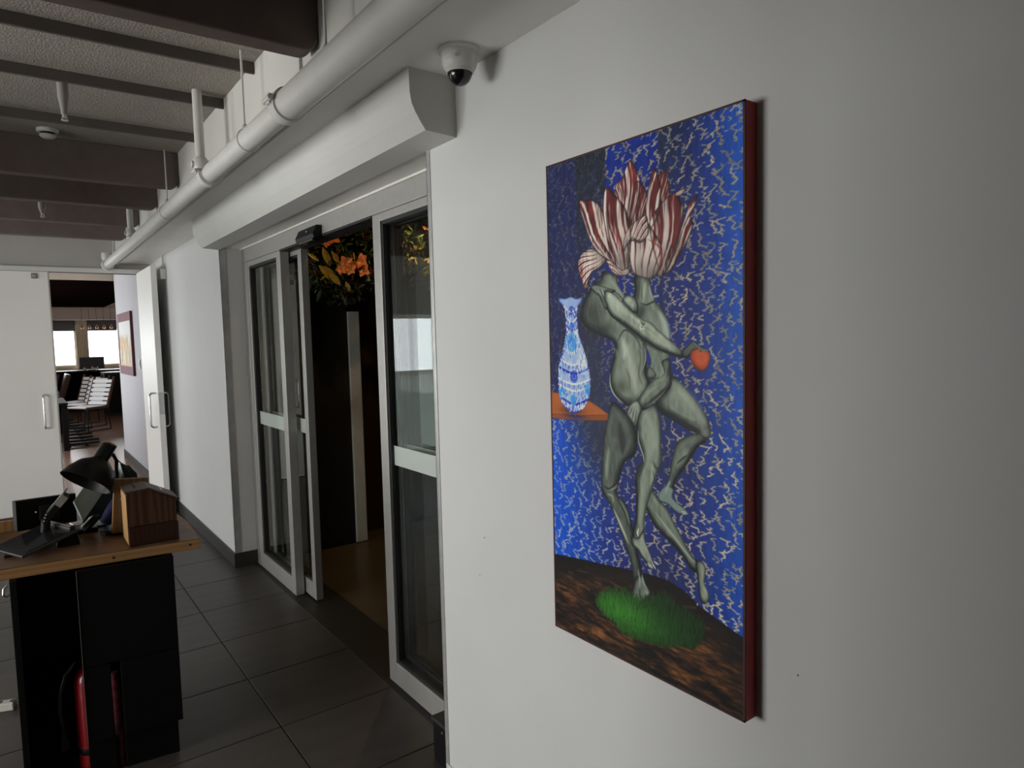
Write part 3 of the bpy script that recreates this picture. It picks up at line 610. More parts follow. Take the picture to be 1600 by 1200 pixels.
MB().prism(ins, nn*0.0008).build('screen_glass', 'green_grey', ks)
ft = Vector((ctr.x+0.03, ctr.y+0.05, DT))
MB().tube([ctr-nn*0.03, ft+Vector((0, 0, 0.04)), ft+Vector((0, 0, 0.006))], 0.012, 10).build('stand_leg', 'deep_green', ks, smooth=True)
MB().lathe([(0, 0), (0.06, 0), (0.055, 0.008), (0, 0.010)], ft, (0, 0, 1), 24).build('stand_base', 'deep_green', ks, smooth=True)
# rolled blue cloth and dark bag behind the stand
o = MB().lathe([(0, -0.07), (0.022, -0.065), (0.028, 0.0), (0.024, 0.06), (0, 0.07)], (-0.8872, 3.2200, 0.9223), (0.55, 0.2, 0.75), 16).build('blue_pouch', 'blue_cloth', smooth=True)
tag(o, 'small deep blue cloth pouch tucked behind the wooden box', 'pouch')
m = MB(); bmesh.ops.create_icosphere(m.bm, subdivisions=3, radius=1.0)
rg = random.Random(4)
for v in m.bm.verts:
    k = 1+0.12*math.sin(7*v.co.x+3*v.co.z)+0.08*math.sin(11*v.co.y+5*v.co.x)
    v.co = Vector((v.co.x*0.055*k, v.co.y*0.05*k, v.co.z*0.125*k))
bgp = (-0.8200, 3.4000, 1.0460)
bmesh.ops.translate(m.bm, vec=Vector((bgp[0]-0.01, bgp[1], DT+0.125)), verts=m.bm.verts)
o = m.build('crumpled_bag', 'deep_green', smooth=True); tag(o, 'dark green crumpled bag standing behind the lamp', 'bag')

# ------------------------------------------------------------------ desk lamp
ly = 3.16
Pt = Vector((-0.8911, 3.1600, 1.1993)); Pc = Vector((-0.9660, 3.1600, 1.0942))
ax = (Pc-Pt).normalized()
ax = (ax + Vector((0, -0.32, 0))).normalized()
lp = thing('desk_lamp', 'black desk lamp with a bell shade and copper rimmed cap', 'lamp', (-0.86, 3.20, DT))
MB().lathe([(0.0, 0.0), (0.026, 0.0), (0.027, 0.004), (0.027, 0.070), (0.034, 0.078), (0.062, 0.100), (0.085, 0.140), (0.096, 0.175), (0.0945, 0.175), (0.083, 0.141), (0.060, 0.103), (0.030, 0.082), (0.0, 0.080)], Pt, ax, 36).build('lamp_shade', 'black_plastic', lp, smooth=True)
MB().lathe([(0.0, -0.0012), (0.0265, -0.0012), (0.0275, 0.003), (0.0272, 0.006)], Pt, ax, 30).build('shade_cap', 'copper', lp, smooth=True)
MB().lathe([(0.0, 0.085), (0.018, 0.088), (0.024, 0.12), (0.016, 0.145), (0, 0.15)], Pt, ax, 20).build('bulb', 'chrome', lp, smooth=True)
j = Pt + ax*0.060 + Vector((0.024, 0.01, 0.004))
MB().lathe([(0, -0.012), (0.012, -0.012), (0.012, 0.012), (0, 0.012)], j, (0, 1, 0), 14).build('joint_knob', 'steel', lp, smooth=True)
arm = [j, j+Vector((0.018, 0.02, -0.002)), j+Vector((0.030, 0.035, -0.03)), Vector((-0.8711, 3.2000, 1.0828)), Vector((-0.8719, 3.2000, 1.0292)), Vector((-0.868, 3.20, DT+0.10)), Vector((-0.868, 3.20, DT+0.012))]
MB().tube(arm, 0.007, 12).build('lamp_arm', 'black_plastic', lp, smooth=True)
MB().lathe([(0, 0), (0.075, 0), (0.075, 0.010), (0.07, 0.016), (0, 0.018)], (-0.868, 3.20, DT), (0, 0, 1), 32).build('lamp_base', 'black_plastic', lp, smooth=True)

# ------------------------------------------------------------------ monitor, card reader, tablets, phone
mp = thing('monitor', 'black monitor seen from behind at the left end of the desk', 'monitor', (-1.12, 3.32, DT))
q0, q1, q2 = Vector((-1.2200, 3.2800, 0.9973)), Vector((-1.0125, 3.4000, 0.9763)), Vector((-1.2216, 3.2800, 0.8744))
vx = (q1-q0); vz = (q2-q0); cen = q0+vx*0.5+vz*0.5
ny = vx.cross(vz).normalized()
MB().obox(cen, vx, vz, ny, vx.length/2, vz.length/2, 0.012).build('monitor_shell', 'black_plastic', mp, bevel=0.004)
MB().obox(cen+ny*0.013*(1 if ny.y > 0 else -1), vx, vz, ny, vx.length/2-0.008, vz.length/2-0.008, 0.001).build('monitor_screen', 'screen', mp)
sgn = -1 if ny.y > 0 else 1
MB().obox(cen+ny*0.020*sgn, vx, vz, ny, 0.04, 0.03, 0.008).build('mount_plate', 'dark_grey_plastic', mp, bevel=0.002)
MB().box(cen.x-0.05, cen.x+0.05, cen.y-0.04, cen.y+0.05, DT, DT+0.008).build('monitor_foot', 'black_plastic', mp, bevel=0.002)
MB().box(cen.x-0.015, cen.x+0.015, cen.y-0.004, cen.y+0.014, DT+0.008, cen.z).build('monitor_neck', 'black_plastic', mp, bevel=0.002)
cr = thing('card_reader', 'black card reader with a grey slip standing behind the tablet', 'card reader', (-1.07, 3.12, DT))
c0 = Vector((-1.1220, 3.1600, 0.9299)); c1 = Vector((-1.0510, 3.2000, 1.0020)); du = (c1-c0).normalized()
MB().obox((c0+c1)/2, du, (0.3, 0.9, 0.2), du.cross(Vector((0.3, 0.9, 0.2))), (c1-c0).length/2, 0.035, 0.012).build('reader_body', 'black_plastic', cr, bevel=0.005)
MB().obox(c1-du*0.02+Vector((-0.004, -0.036, 0.006)), du, (0.3, 0.9, 0.2), du.cross(Vector((0.3, 0.9, 0.2))), 0.022, 0.002, 0.012).build('label_sticker', 'label_white', cr)
MB().obox(c1-du*0.030+Vector((-0.010, 0.0, 0.012)), du, (0.3, 0.9, 0.2), du.cross(Vector((0.3, 0.9, 0.2))), 0.045, 0.026, 0.003).build('receipt_slip', 'green_grey', cr)
MB().tube([c0, (c0.x-0.01, c0.y, DT+0.012), (c0.x-0.03, c0.y+0.05, DT+0.006)], 0.016, 10).build('reader_foot', 'black_plastic', cr, smooth=True)
for k in range(4):
    MB().lathe([(0, 0), (0.003, 0), (0.003, 0.003), (0, 0.003)], (-1.1525, 3.1400, 0.9697) if k == 0 else (c0.x-0.012+0.004*k, c0.y-0.03, c0.z+0.012*k-0.01), (0, -1, 0), 8).build('key', 'label_white', cr)
tb = thing('tablet', 'wide black tablet tilted on a stand at the desk front', 'tablet', (-1.15, 3.05, DT))
a0 = Vector((-1.2807, 3.1576, 0.8620)); a1 = Vector((-1.2218, 2.9612, 0.8480)); a2 = Vector((-1.0321, 3.1000, 0.8827)); a3 = Vector((-1.0996, 3.2400, 0.9091))
ux = ((a2-a1)+(a3-a0)).normalized(); uy = ((a0-a1)+(a3-a2)).normalized(); un = ux.cross(uy).normalized(); uy = un.cross(ux).normalized()
tcn = (a0+a1+a2+a3)/4; lx = ((a2-a1).length+(a3-a0).length)/4; lyh = ((a0-a1).length+(a3-a2).length)/4
if un.z < 0: un = -un
MB().obox(tcn-un*0.006, ux, uy, un, lx, lyh, 0.006).build('tablet_body', 'dark_grey_plastic', tb, bevel=0.004)
MB().obox(tcn+un*0.0008, ux, uy, un, lx*0.80, lyh*0.86, 0.0009).build('tablet_screen', 'screen', tb)
MB().obox(tcn+un*0.006+ux*lx*0.86, ux, uy, un, lx*0.10, lyh*0.80, 0.007).build('speaker_bar', 'dark_grey_plastic', tb, bevel=0.003)
MB().obox(tcn+un*0.0135+ux*lx*0.86, ux, uy, un, lx*0.03, lyh*0.72, 0.001).build('speaker_slot', 'alu', tb)
MB().prism([(tcn.x+0.06, tcn.y-0.03, DT), (tcn.x+0.14, tcn.y-0.03, DT), (tcn.x+0.13, tcn.y-0.01, tcn.z+0.012), (tcn.x+0.07, tcn.y-0.01, tcn.z-0.014)], (0, 0.09, 0)).build('tablet_stand', 'black_plastic', tb, bevel=0.003)
MB().prism([(tcn.x-0.10, tcn.y-0.05, DT), (tcn.x-0.06, tcn.y-0.05, DT), (tcn.x-0.06, tcn.y-0.05, DT+0.012), (tcn.x-0.10, tcn.y-0.05, DT+0.008)], (0, 0.09, 0)).build('front_foot', 'black_plastic', tb, bevel=0.002)
ph = thing('desk_phone', 'small black desk phone with an angled handset beside the tablet', 'phone', (-0.985, 3.22, DT))
p0 = Vector((-0.9958, 3.2606, 0.8400)); p1 = Vector((-0.9459, 3.2200, 0.9010))
MB().obox((p0+p1)/2+Vector((0, 0, 0.0)), (p1-p0), (0.5, 0.8, 0), (p1-p0).cross(Vector((0.5, 0.8, 0))), (p1-p0).length/2, 0.018, 0.012).build('handset', 'black_plastic', ph, bevel=0.005)
MB().obox((p0+p1)/2+Vector((-0.012, -0.012, 0.012)), (p1-p0), (0.5, 0.8, 0), (p1-p0).cross(Vector((0.5, 0.8, 0))), (p1-p0).length*0.36, 0.010, 0.004).build('handset_panel', 'alu', ph, bevel=0.002)
MB().box(p0.x-0.03, p0.x+0.05, p0.y-0.02, p0.y+0.08, DT, DT+0.020).build('phone_base', 'black_plastic', ph, bevel=0.006)
o = MB().obox((-0.9927, 3.4058, 0.8380), (1, 0.2, 0), (-0.2, 1, 0), (0, 0, 1), 0.035, 0.045, 0.006).build('note_pad', 'paper_cream', bevel=0.001)
tag(o, 'small pale note pad lying between the phone and the display', 'note pad')
# white power strip on the floor left of the desk
ps = thing('power_strip', 'white power strip lying on the floor left of the desk', 'power strip', (-1.3311, 3.6974, 0.0000))
w0 = Vector((-1.4210, 3.7177, -0.0000)); w1 = Vector((-1.2738, 3.6644, 0.0000)); wd = (w1-w0).normalized(); wn = Vector((-wd.y, wd.x, 0))
MB().obox((w0+w1)/2+Vector((0, 0, 0.018)), wd, wn, (0, 0, 1), (w1-w0).length/2, 0.022, 0.018).build('strip_body', 'paper_cream', ps, bevel=0.005)
MB().tube([w1+Vector((0, 0, .015)), w1+wd*0.03+Vector((0, 0, .008)), w1+wd*0.02+wn*0.12+Vector((0, 0, .006))], 0.004, 8).build('cord', 'paper_cream', ps, smooth=True)
for k in range(3): MB().lathe([(0, 0), (0.014, 0), (0.014, 0.001), (0, 0.001)], w0+wd*(0.04+0.055*k)+Vector((0, 0, 0.036)), (0, 0, 1), 16).build('socket', 'dark_grey_plastic', ps)

# ================================================================== the far room through the double door
FY = 22.0
struct(MB().box(-2.3, 4.5, EY, FY+0.3, -0.1, 0.0).build('floor_far_room', 'far_floor_wood'), 'reddish brown wooden floor of the far room')
struct(MB().box(0.0, 0.30, EY+0.12, 10.95, 0, 2.75).build('wall_far_side', 'wall_cool'), 'pale wall of the far room with a framed picture')
struct(MB().box(-0.014, 0, EY+0.13, 10.95, 0, 0.12).build('baseboard_far_room', 'dark_skirting'), 'dark skirting of the far room wall')
b = MB(); b.box(-2.3, 4.5, EY+0.12, 11.0, 2.72, 2.85); b.box(-2.3, 4.5, 11.0, FY+0.3, 2.95, 3.05)
struct(b.build('ceiling_far_room', 'far_cream'), 'cream ceiling of the far room')
struct(MB().box(-2.2, 0.60, 11.04, 18.7, 2.50, 2.94).build('ceiling_far_drop', 'brown_ceiling'), 'dark brown dropped ceiling in the far room')
struct(MB().box(-2.2, 0.60, 11.0, 11.035, 2.50, 2.72).build('trim_8', 'far_cream'), 'tan fascia in front of the dark dropped ceiling')
b = MB(); b.box(-2.3, -2.2, EY+0.12, 9.3, 0, 3.0); b.box(-2.3, -2.2, 15.2, FY+0.3, 0, 3.0); b.box(-2.3, -2.2, 9.3, 15.2, 0, 0.75); b.box(-2.3, -2.2, 9.3, 15.2, 2.25, 3.0); b.box(4.4, 4.5, 10.9, FY+0.3, 0, 3.0); b.box(0.3, 4.5, 10.85, 10.95, 0, 3.0)
struct(b.build('wall_far_sides', 'far_cream'), 'side walls of the far room')
b = MB(); b.box(-2.3, 4.4, FY, FY+0.2, 0, 1.03); b.box(-2.3, 4.4, FY, FY+0.2, 2.05, 3.0)
for xa, xb in ((-2.3, -1.5), (0.21, 0.44), (1.95, 2.3), (3.9, 4.4)): b.box(xa, xb, FY, FY+0.2, 1.03, 2.05)
struct(b.build('wall_far_windows', 'far_cream'), 'window wall at the back of the far room')
struct(MB().box(-2.2, 4.4, FY-0.35, FY, 2.30, 2.62).build('trim_7', 'far_grey'), 'grey boxed beam above the far windows')
for n, (xa, xb) in enumerate(((-1.5, 0.21), (0.44, 1.95), (2.3, 3.9))):
    b = MB(); b.box(xa, xa+0.05, FY+0.05, FY+0.1, 1.03, 2.25); b.box(xb-0.05, xb, FY+0.05, FY+0.1, 1.03, 2.25); b.box(xa+0.05, xb-0.05, FY+0.05, FY+0.1, 1.03, 1.08); b.box(xa+0.05, xb-0.05, FY+0.05, FY+0.1, 2.17, 2.25)
    o = struct(b.build('window_%d' % (5+n), 'far_cream'), 'bright far room window')
    MB().box(xa+0.05, xb-0.05, FY+0.07, FY+0.076, 1.08, 2.17).build('window_pane', 'window_glass', o)
    bl = thing('roller_blind', ['dark roller blind pulled a little down over the left bright window', 'dark roller blind pulled a little down over the right bright window', 'dark roller blind beyond the corridor wall'][n], 'blind', ((xa+xb)/2, FY-0.03, 2.3), 'roller blinds of the far windows')
    w = (xb-xa)/2
    for k in range(2):
        MB().box(xa+k*w+0.015, xa+(k+1)*w-0.015, FY-0.04, FY-0.034, 2.02, 2.30).build('blind_sheet', 'blind', bl)
        MB().tube([(xa+k*w+0.015, FY-0.037, 2.02), (xa+(k+1)*w-0.015, FY-0.037, 2.02)], 0.012, 8).build('bottom_bar', 'dark_grey_plastic', bl)
cu = MB(); pts = []
for k in range(13): pts.append((0.20+0.022*k, FY-0.10+(0.02 if k % 2 else -0.02), 0.95))
for a, c in zip(pts, pts[1:]): cu.prism([a, c, (c[0], c[1]+0.006, c[2]), (a[0], a[1]+0.006, a[2])], (0, 0, 1.33))
tag(cu.build('curtain', 'curtain'), 'narrow beige curtain between the two bright windows', 'curtain')

# framed picture on the far room wall
fp = thing('framed_picture', 'small abstract picture in a wide maroon frame in the far room', 'picture', (-0.02, 10.0, 1.62))
fy0, fy1, fz0, fz1 = 9.36, 10.60, 1.215, 2.010
MB().box(-0.030, -0.001, fy0, fy1, fz0, fz0+0.11).build('frame_rail', 'maroon_mat', fp, bevel=0.002)
MB().box(-0.030, -0.001, fy0, fy1, fz1-0.11, fz1).build('frame_rail', 'maroon_mat', fp, bevel=0.002)
MB().box(-0.030, -0.001, fy0, fy0+0.05, fz0+0.11, fz1-0.11).build('frame_stile', 'maroon_mat', fp, bevel=0.002)
MB().box(-0.030, -0.001, fy1-0.05, fy1, fz0+0.11, fz1-0.11).build('frame_stile', 'maroon_mat', fp, bevel=0.002)
def abstract_mat():
    m = mat('abstract_print', (0.6, 0.6, 0.58), 0.6); nt = m.node_tree; b = nt.nodes['Principled BSDF']
    tc = nt.nodes.new('ShaderNodeTexCoord'); sx = nt.nodes.new('ShaderNodeSeparateXYZ'); nt.links.new(tc.outputs['Generated'], sx.inputs[0])
    mp = nt.nodes.new('ShaderNodeMapping'); mp.inputs['Scale'].default_value = (1, 11, 1.6); nt.links.new(tc.outputs['Generated'], mp.inputs['Vector'])
    n = nt.nodes.new('ShaderNodeTexNoise'); n.inputs['Scale'].default_value = 1.6; n.inputs['Detail'].default_value = 4; nt.links.new(mp.outputs[0], n.inputs['Vector'])
    r = nt.nodes.new('ShaderNodeValToRGB'); e = r.color_ramp.elements
    e[0].position = 0.36; e[0].color = (0.20, 0.30, 0.10, 1); e[1].position = 0.66; e[1].color = (0.55, 0.52, 0.45, 1)
    for p_, c_ in ((0.44, (0.45, 0.42, 0.20)), (0.50, (0.60, 0.18, 0.07)), (0.55, (0.60, 0.55, 0.44))): q = e.new(p_); q.color = (*c_, 1)
    nt.links.new(n.outputs['Fac'], r.inputs['Fac'])
    m1 = nt.nodes.new('ShaderNodeMath'); m1.operation = 'MULTIPLY_ADD'; m1.inputs[1].default_value = 0.5; m1.inputs[2].default_value = -0.25
    nt.links.new(n.outputs['Fac'], m1.inputs[0])
    ad = nt.nodes.new('ShaderNodeMath'); nt.links.new(sx.outputs['Z'], ad.inputs[0]); nt.links.new(m1.outputs[0], ad.inputs[1])
    r2 = nt.nodes.new('ShaderNodeValToRGB'); r2.color_ramp.elements[0].position = 0.58; r2.color_ramp.elements[1].position = 0.72; nt.links.new(ad.outputs[0], r2.inputs['Fac'])
    mx = nt.nodes.new('ShaderNodeMix'); mx.data_type = 'RGBA'; nt.links.new(r2.outputs['Color'], mx.inputs[0]); nt.links.new(r.outputs['Color'], mx.inputs[6]); mx.inputs[7].default_value = (0.62, 0.61, 0.60, 1)
    nt.links.new(mx.outputs[2], b.inputs['Base Color'])
abstract_mat()
MB().box(-0.024, -0.004, fy0+0.05, fy1-0.05, fz0+0.11, fz1-0.11).build('picture_print', 'abstract_print', fp)
sw = thing('light_switch', 'small white light switch beside the framed picture', 'switch', (-0.005, 8.98, 1.33))
MB().box(-0.010, -0.0005, 8.93, 9.03, 1.315, 1.425).build('switch_plate', 'label_white', sw, bevel=0.002)
MB().box(-0.014, -0.010, 8.955, 9.005, 1.335, 1.405).build('rocker', 'white_pipe', sw, bevel=0.001)

# far room furniture
def far_chair(loc, label, first=None, rot=0.62):
    if first is None:
        t = thing('slatted_chair', label, 'chair', loc, 'slatted chairs in the far room'); x, y, z = loc
        for k in range(6):
            f0 = k/6
            MB().box(x-0.42+0.07*k, x-0.42+0.07*k+0.055, y-0.24, y+0.24, 0.440, 0.462).build('seat_slat', 'chair_light', t, bevel=0.003)
        for k in range(6):
            zz = 0.50+0.082*k; xo = x+0.02+0.028*k
            MB().obox((xo, y, zz), (0.32, 0, 1), (0, 1, 0), (-1, 0, 0.32), 0.031, 0.24, 0.009).build('back_slat', 'chair_light', t, bevel=0.003)
        for s in (-1, 1):
            yy = y+s*0.245
            MB().prism([(x-0.44, yy-0.012, 0.415), (x+0.03, yy-0.012, 0.415), (x+0.22, yy-0.012, 0.99), (x+0.18, yy-0.012, 1.00), (x-0.01, yy-0.012, 0.46), (x-0.44, yy-0.012, 0.455)], (0, 0.024, 0)).build('side_frame', 'chair_wood', t, bevel=0.003)
            MB().tube([(x-0.40, yy, 0.42), (x-0.42, yy, 0.012), (x+0.06, yy, 0.012), (x+0.02, yy, 0.42)], 0.012, 8).build('sled_leg', 'black_plastic', t, smooth=True)
        MB().box(x-0.40, x+0.03, y-0.24, y+0.24, 0.420, 0.440).build('seat_frame', 'chair_wood', t, bevel=0.002)
        return t
    r = first.copy(); COL.objects.link(r); r.location = loc; r['label'] = label; r.rotation_euler = (0, 0, rot)
    for ch in first.children:
        c = ch.copy(); mi = ch.matrix_parent_inverse.copy(); COL.objects.link(c); c.parent = r; c.matrix_parent_inverse = mi
    return r
c1 = far_chair((0.03, 15.1, 0), 'nearest slatted wooden chair of the row in the far room')
c1.rotation_euler = (0, 0, 0.62)
far_chair((0.03, 15.85, 0), 'second slatted wooden chair of the row in the far room', c1)
far_chair((-0.03, 16.6, 0), 'third slatted wooden chair of the row in the far room', c1)
far_chair((-0.75, 17.6, 0), 'slatted wooden chair half hidden by the closed door leaf', c1)
tt = thing('dark_table', 'dark table edge and black leg beside the closed door leaf in the far room', 'table', (-0.95, 12.6, 0))
MB().box(-1.6, -0.575, 12.25, 13.6, 0.705, 0.74).build('table_top', 'desk_black', tt, bevel=0.004)
for y in (12.30, 13.5): MB().box(-0.66, -0.585, y, y+0.06, 0.0, 0.705).build('leg', 'desk_black', tt, bevel=0.003)
for y in (12.30, 13.5): MB().box(-1.58, -1.52, y, y+0.06, 0.0, 0.705).build('leg', 'desk_black', tt, bevel=0.003)
MB().box(-0.66, -0.60, 12.36, 13.5, 0.10, 0.14).build('stretcher', 'desk_black', tt, bevel=0.003)
rk = thing('floor_rack', 'low black slatted rack lying on the far room floor', 'rack', (-0.45, 14.5, 0))
for k in range(9):
    f0 = k/8; y = 12.7+4.2*f0**1.15
    MB().box(-0.62, -0.16-0.10*f0+0.04*(k % 2), y, y+0.10, 0.03, 0.06).build('rack_slat', 'black_plastic', rk, bevel=0.003)
MB().box(-0.60, -0.55, 12.65, 17.1, 0.0, 0.03).build('rack_rail', 'black_plastic', rk)
MB().box(-0.36, -0.32, 12.65, 17.1, 0.0, 0.03).build('rack_rail', 'black_plastic', rk)
cb = thing('dark_cabinet', 'narrow black cabinet standing at the end of the far wall', 'cabinet', (0.55, 18.0, 0))
MB().box(0.42, 0.98, 17.7, 18.3, 0.06, 0.96).build('cabinet_body', 'black_plastic', cb, bevel=0.004)
MB().box(0.44, 0.96, 17.685, 17.70, 0.08, 0.94).build('cabinet_door', 'desk_black', cb, bevel=0.002)
MB().box(0.40, 1.0, 17.67, 18.32, 0.96, 0.985).build('cabinet_top', 'dark_grey_plastic', cb, bevel=0.002)
MB().box(0.45, 0.95, 17.75, 18.28, 0.0, 0.06).build('plinth', 'gasket', cb)
MB().tube([(0.46, 17.675, 0.5), (0.46, 17.675, 0.7)], 0.008, 8).build('cabinet_handle', 'steel', cb)
ct = thing('bar_counter', 'long dark counter in front of the far windows', 'counter', (-0.3, 19.6, 0))
MB().box(-2.1, 1.6, 19.4, 19.9, 0.08, 0.96).build('counter_body', 'brown_ceiling', ct, bevel=0.004)
MB().box(-2.15, 1.65, 19.35, 19.95, 0.96, 1.0).build('counter_top', 'black_plastic', ct, bevel=0.004)
MB().box(-2.05, 1.55, 19.45, 19.85, 0.0, 0.08).build('plinth', 'gasket', ct)
MB().box(-0.02, 0.52, 19.36, 19.39, 0.10, 0.17).build('light_strip', 'copper', ct)
tv = thing('flat_screen', 'dark flat screen on the counter before the far windows', 'screen', (0.30, 19.5, 1.0))
MB().box(0.075, 0.60, 19.50, 19.54, 1.03, 1.32).build('screen_shell', 'dark_grey_plastic', tv, bevel=0.005)
MB().box(0.090, 0.585, 19.497, 19.50, 1.045, 1.305).build('screen_panel', 'screen', tv)
MB().box(0.25, 0.42, 19.45, 19.60, 1.0, 1.012).build('screen_foot', 'black_plastic', tv); MB().box(0.31, 0.36, 19.52, 19.54, 1.012, 1.06).build('screen_neck', 'black_plastic', tv)
for k, (xx, hh) in enumerate(((0.16, 0.07), (0.20, 0.05), (0.33, 0.09), (0.38, 0.06), (0.44, 0.08))):
    g = MB().lathe([(0, 0), (0.018, 0), (0.022, hh*0.9), (0.020, hh), (0.016, hh*0.2), (0, hh*0.15)], (xx, 19.40, 1.0), (0, 0, 1), 12).build('drinking_glass', 'chair_light', smooth=True)
    tag(g, ['first', 'second', 'third', 'fourth', 'fifth'][k] + ' small white cup from the left on the dark counter', 'cup', 'cups on the counter')
ac = thing('armchair', 'low dark armchair with a pale cushion by the left far window', 'armchair', (-0.55, 18.2, 0))
MB().box(-1.1, -0.35, 17.9, 18.6, 0.10, 0.45).build('base', 'brown_ceiling', ac, bevel=0.02); MB().box(-1.05, -0.42, 17.95, 18.45, 0.45, 0.60).build('cushion', 'chair_light', ac, bevel=0.04)
MB().obox((-0.32, 18.25, 0.70), (0.3, 0, 1), (0, 1, 0), (-1, 0, 0.3), 0.28, 0.35, 0.05).build('backrest', 'chair_wood', ac, bevel=0.02)
for s in (0, 1): MB().box(-1.08, -1.03, 17.92+0.6*s, 17.97+0.6*s, 0.0, 0.10).build('leg', 'gasket', ac); MB().box(-0.42, -0.37, 17.92+0.6*s, 17.97+0.6*s, 0.0, 0.10).build('leg', 'gasket', ac)
# string of small pendant lamps before the windows
for k in range(7):
    xx = 0.25+0.16*k
    g = thing('pendant_lamp', ['first', 'second', 'third', 'fourth', 'fifth', 'sixth', 'seventh'][k] + ' tiny hanging glass lamp from the left before the far windows', 'lamp', (xx, 20.4, 2.95), 'pendants before the far windows')
    MB().tube([(xx, 20.4, 2.95), (xx, 20.4, 2.12)], 0.004, 6).build('cord', 'gasket', g)
    MB().lathe([(0.008, 0.08), (0.03, 0.04), (0.034, 0.0), (0.02, -0.03), (0, -0.03)], (xx, 20.4, 2.06), (0, 0, 1), 12).build('shade', 'copper', g, smooth=True)
xs = thing('exit_sign', 'small green exit sign hanging in the far room', 'sign', (-1.55, 12.2, 2.3))
MB().box(-1.72, -1.38, 12.2, 12.23, 2.18, 2.36).build('sign_face', 'exit_green', xs, bevel=0.003)
MB().box(-1.56, -1.54, 12.21, 12.22, 2.36, 2.50).build('hanger', 'white_pipe', xs)
# ceiling camera bump near the door head in the far room
o = MB().lathe([(0, 0), (0.16, 0), (0.16, -0.02), (0.06, -0.06), (0.04, -0.10), (0, -0.11)], (-0.16, 9.2, 2.72), (0, 0, 1), 20).build('ceiling_lamp', 'white_pipe', smooth=True)
tag(o, 'white ceiling lamp just inside the far room above the picture wall', 'lamp')

# ================================================================== the large painting
CT = 0.039
py0, py1, pz0, pz1 = 0.7878, 1.3818, 0.8071, 2.0345
pn = thing('painting', 'tall painting of two grey figures with tulip heads on a blue wall', 'painting', (-0.02, (py0+py1)/2, pz0))
MB().box(-CT+0.002, -0.001, py0, py1, pz0, pz1).build('canvas_frame', 'canvas_edge', pn, bevel=0.0015)
# ---- the picture itself is painted stroke by stroke into the vertex colours of a fine grid (flat artwork, no lighting in it)
PW, PH = 800, 1652
rs = np.random.RandomState(11)
YY, XX = np.mgrid[0:PH, 0:PW].astype(np.float32)
def lin(c):
    c = np.asarray(c, np.float32)/255.0
    return np.where(c <= 0.04045, c/12.92, ((c+0.055)/1.055)**2.4)
def cv(pts): return np.array([(p[0]/1000*PW, p[1]/1000*PH) for p in pts], np.float32)
def spline(pts, closed=True, n=5):
    p = np.asarray(pts, np.float32); N = len(p); out = []
    for i in range(N if closed else N-1):
        if closed: a, b, c, d = p[(i-1) % N], p[i], p[(i+1) % N], p[(i+2) % N]
        else: a, b, c, d = p[max(i-1, 0)], p[i], p[i+1], p[min(i+2, N-1)]
        for k in range(n):
            t = k/n
            out.append(0.5*((2*b)+(c-a)*t+(2*a-5*b+4*c-d)*t*t+(3*b-a-3*c+d)*t**3))
    if not closed: out.append(p[-1])
    return np.array(out, np.float32)
def vnoise(shape, sx, sy, seed=0):
    r = np.random.RandomState(seed); h, w = shape; gh, gw = int(h/sy)+3, int(w/sx)+3; g = r.rand(gh, gw).astype(np.float32)
    y = np.arange(h)/sy; x = np.arange(w)/sx; y0 = y.astype(int); x0 = x.astype(int); fy = (y-y0)[:, None]; fx = (x-x0)[None]
    fy = fy*fy*(3-2*fy); fx = fx*fx*(3-2*fx)
    A = g[y0][:, x0]; B = g[y0][:, x0+1]; C = g[y0+1][:, x0]; D = g[y0+1][:, x0+1]
    return (A*(1-fx)+B*fx)*(1-fy)+(C*(1-fx)+D*fx)*fy
def blur(a, r):
    r = int(max(1, r))
    for ax in (0, 1):
        for _ in range(2):
            p = np.pad(a, [(r+1, r) if k == ax else (0, 0) for k in (0, 1)], mode='edge'); c = np.cumsum(p, axis=ax, dtype=np.float64)
            n = a.shape[ax]; a = ((np.take(c, range(2*r+1, 2*r+1+n), ax)-np.take(c, range(0, n), ax))/(2*r+1)).astype(np.float32)
    return a
def bbox(p, pad):
    x0, y0 = np.floor(p.min(0)-pad).astype(int); x1, y1 = np.ceil(p.max(0)+pad).astype(int)+1
    return max(x0, 0), max(y0, 0), min(x1, PW), min(y1, PH)
def mask(p, bb):
    x0, y0, x1, y1 = bb; m = np.zeros((y1-y0, x1-x0), np.float32)
    for sub in (0.25, 0.75):
        ys = np.arange(y0, y1)+sub; acc = np.zeros((y1-y0, x1-x0), np.float32); xs = np.arange(x0, x1)[None]+0.5
        for a, b in zip(p, np.roll(p, -1, 0)):
            if a[1] == b[1]: continue
            lo, hi = (a, b) if a[1] < b[1] else (b, a)
            rows = np.nonzero((ys >= lo[1]) & (ys < hi[1]))[0]
            if len(rows) == 0: continue
            xi = lo[0]+(ys[rows]-lo[1])*(hi[0]-lo[0])/(hi[1]-lo[1])
            acc[rows] = acc[rows]+np.sign(b[1]-a[1])*np.clip(xs-xi[:, None]+0.5, 0, 1)
        m += np.clip(np.abs(acc), 0, 1)*0.5
    return m
IMG = np.zeros((PH, PW, 3), np.float32)
def put(bb, m, col):
    x0, y0, x1, y1 = bb; IMG[y0:y1, x0:x1] = IMG[y0:y1, x0:x1]*(1-m[..., None])+col*m[..., None]
def ramp(t, cols):
    cols = [np.array(c, np.float32) for c in cols]; n = len(cols)-1; t = np.clip(t, 0, 1)*n; i = np.minimum(t.astype(int), n-1); f = (t-i)[..., None]; C = np.array(cols)
    return C[i]*(1-f)+C[i+1]*f
def line(pts, w, col, alpha=1.0, soft=1.0, taper=True):
    p = spline(cv(pts), False, 5) if len(pts) > 2 else cv(pts); stroke(p, w*1.15, col, min(1.0, alpha*1.5), soft, taper)
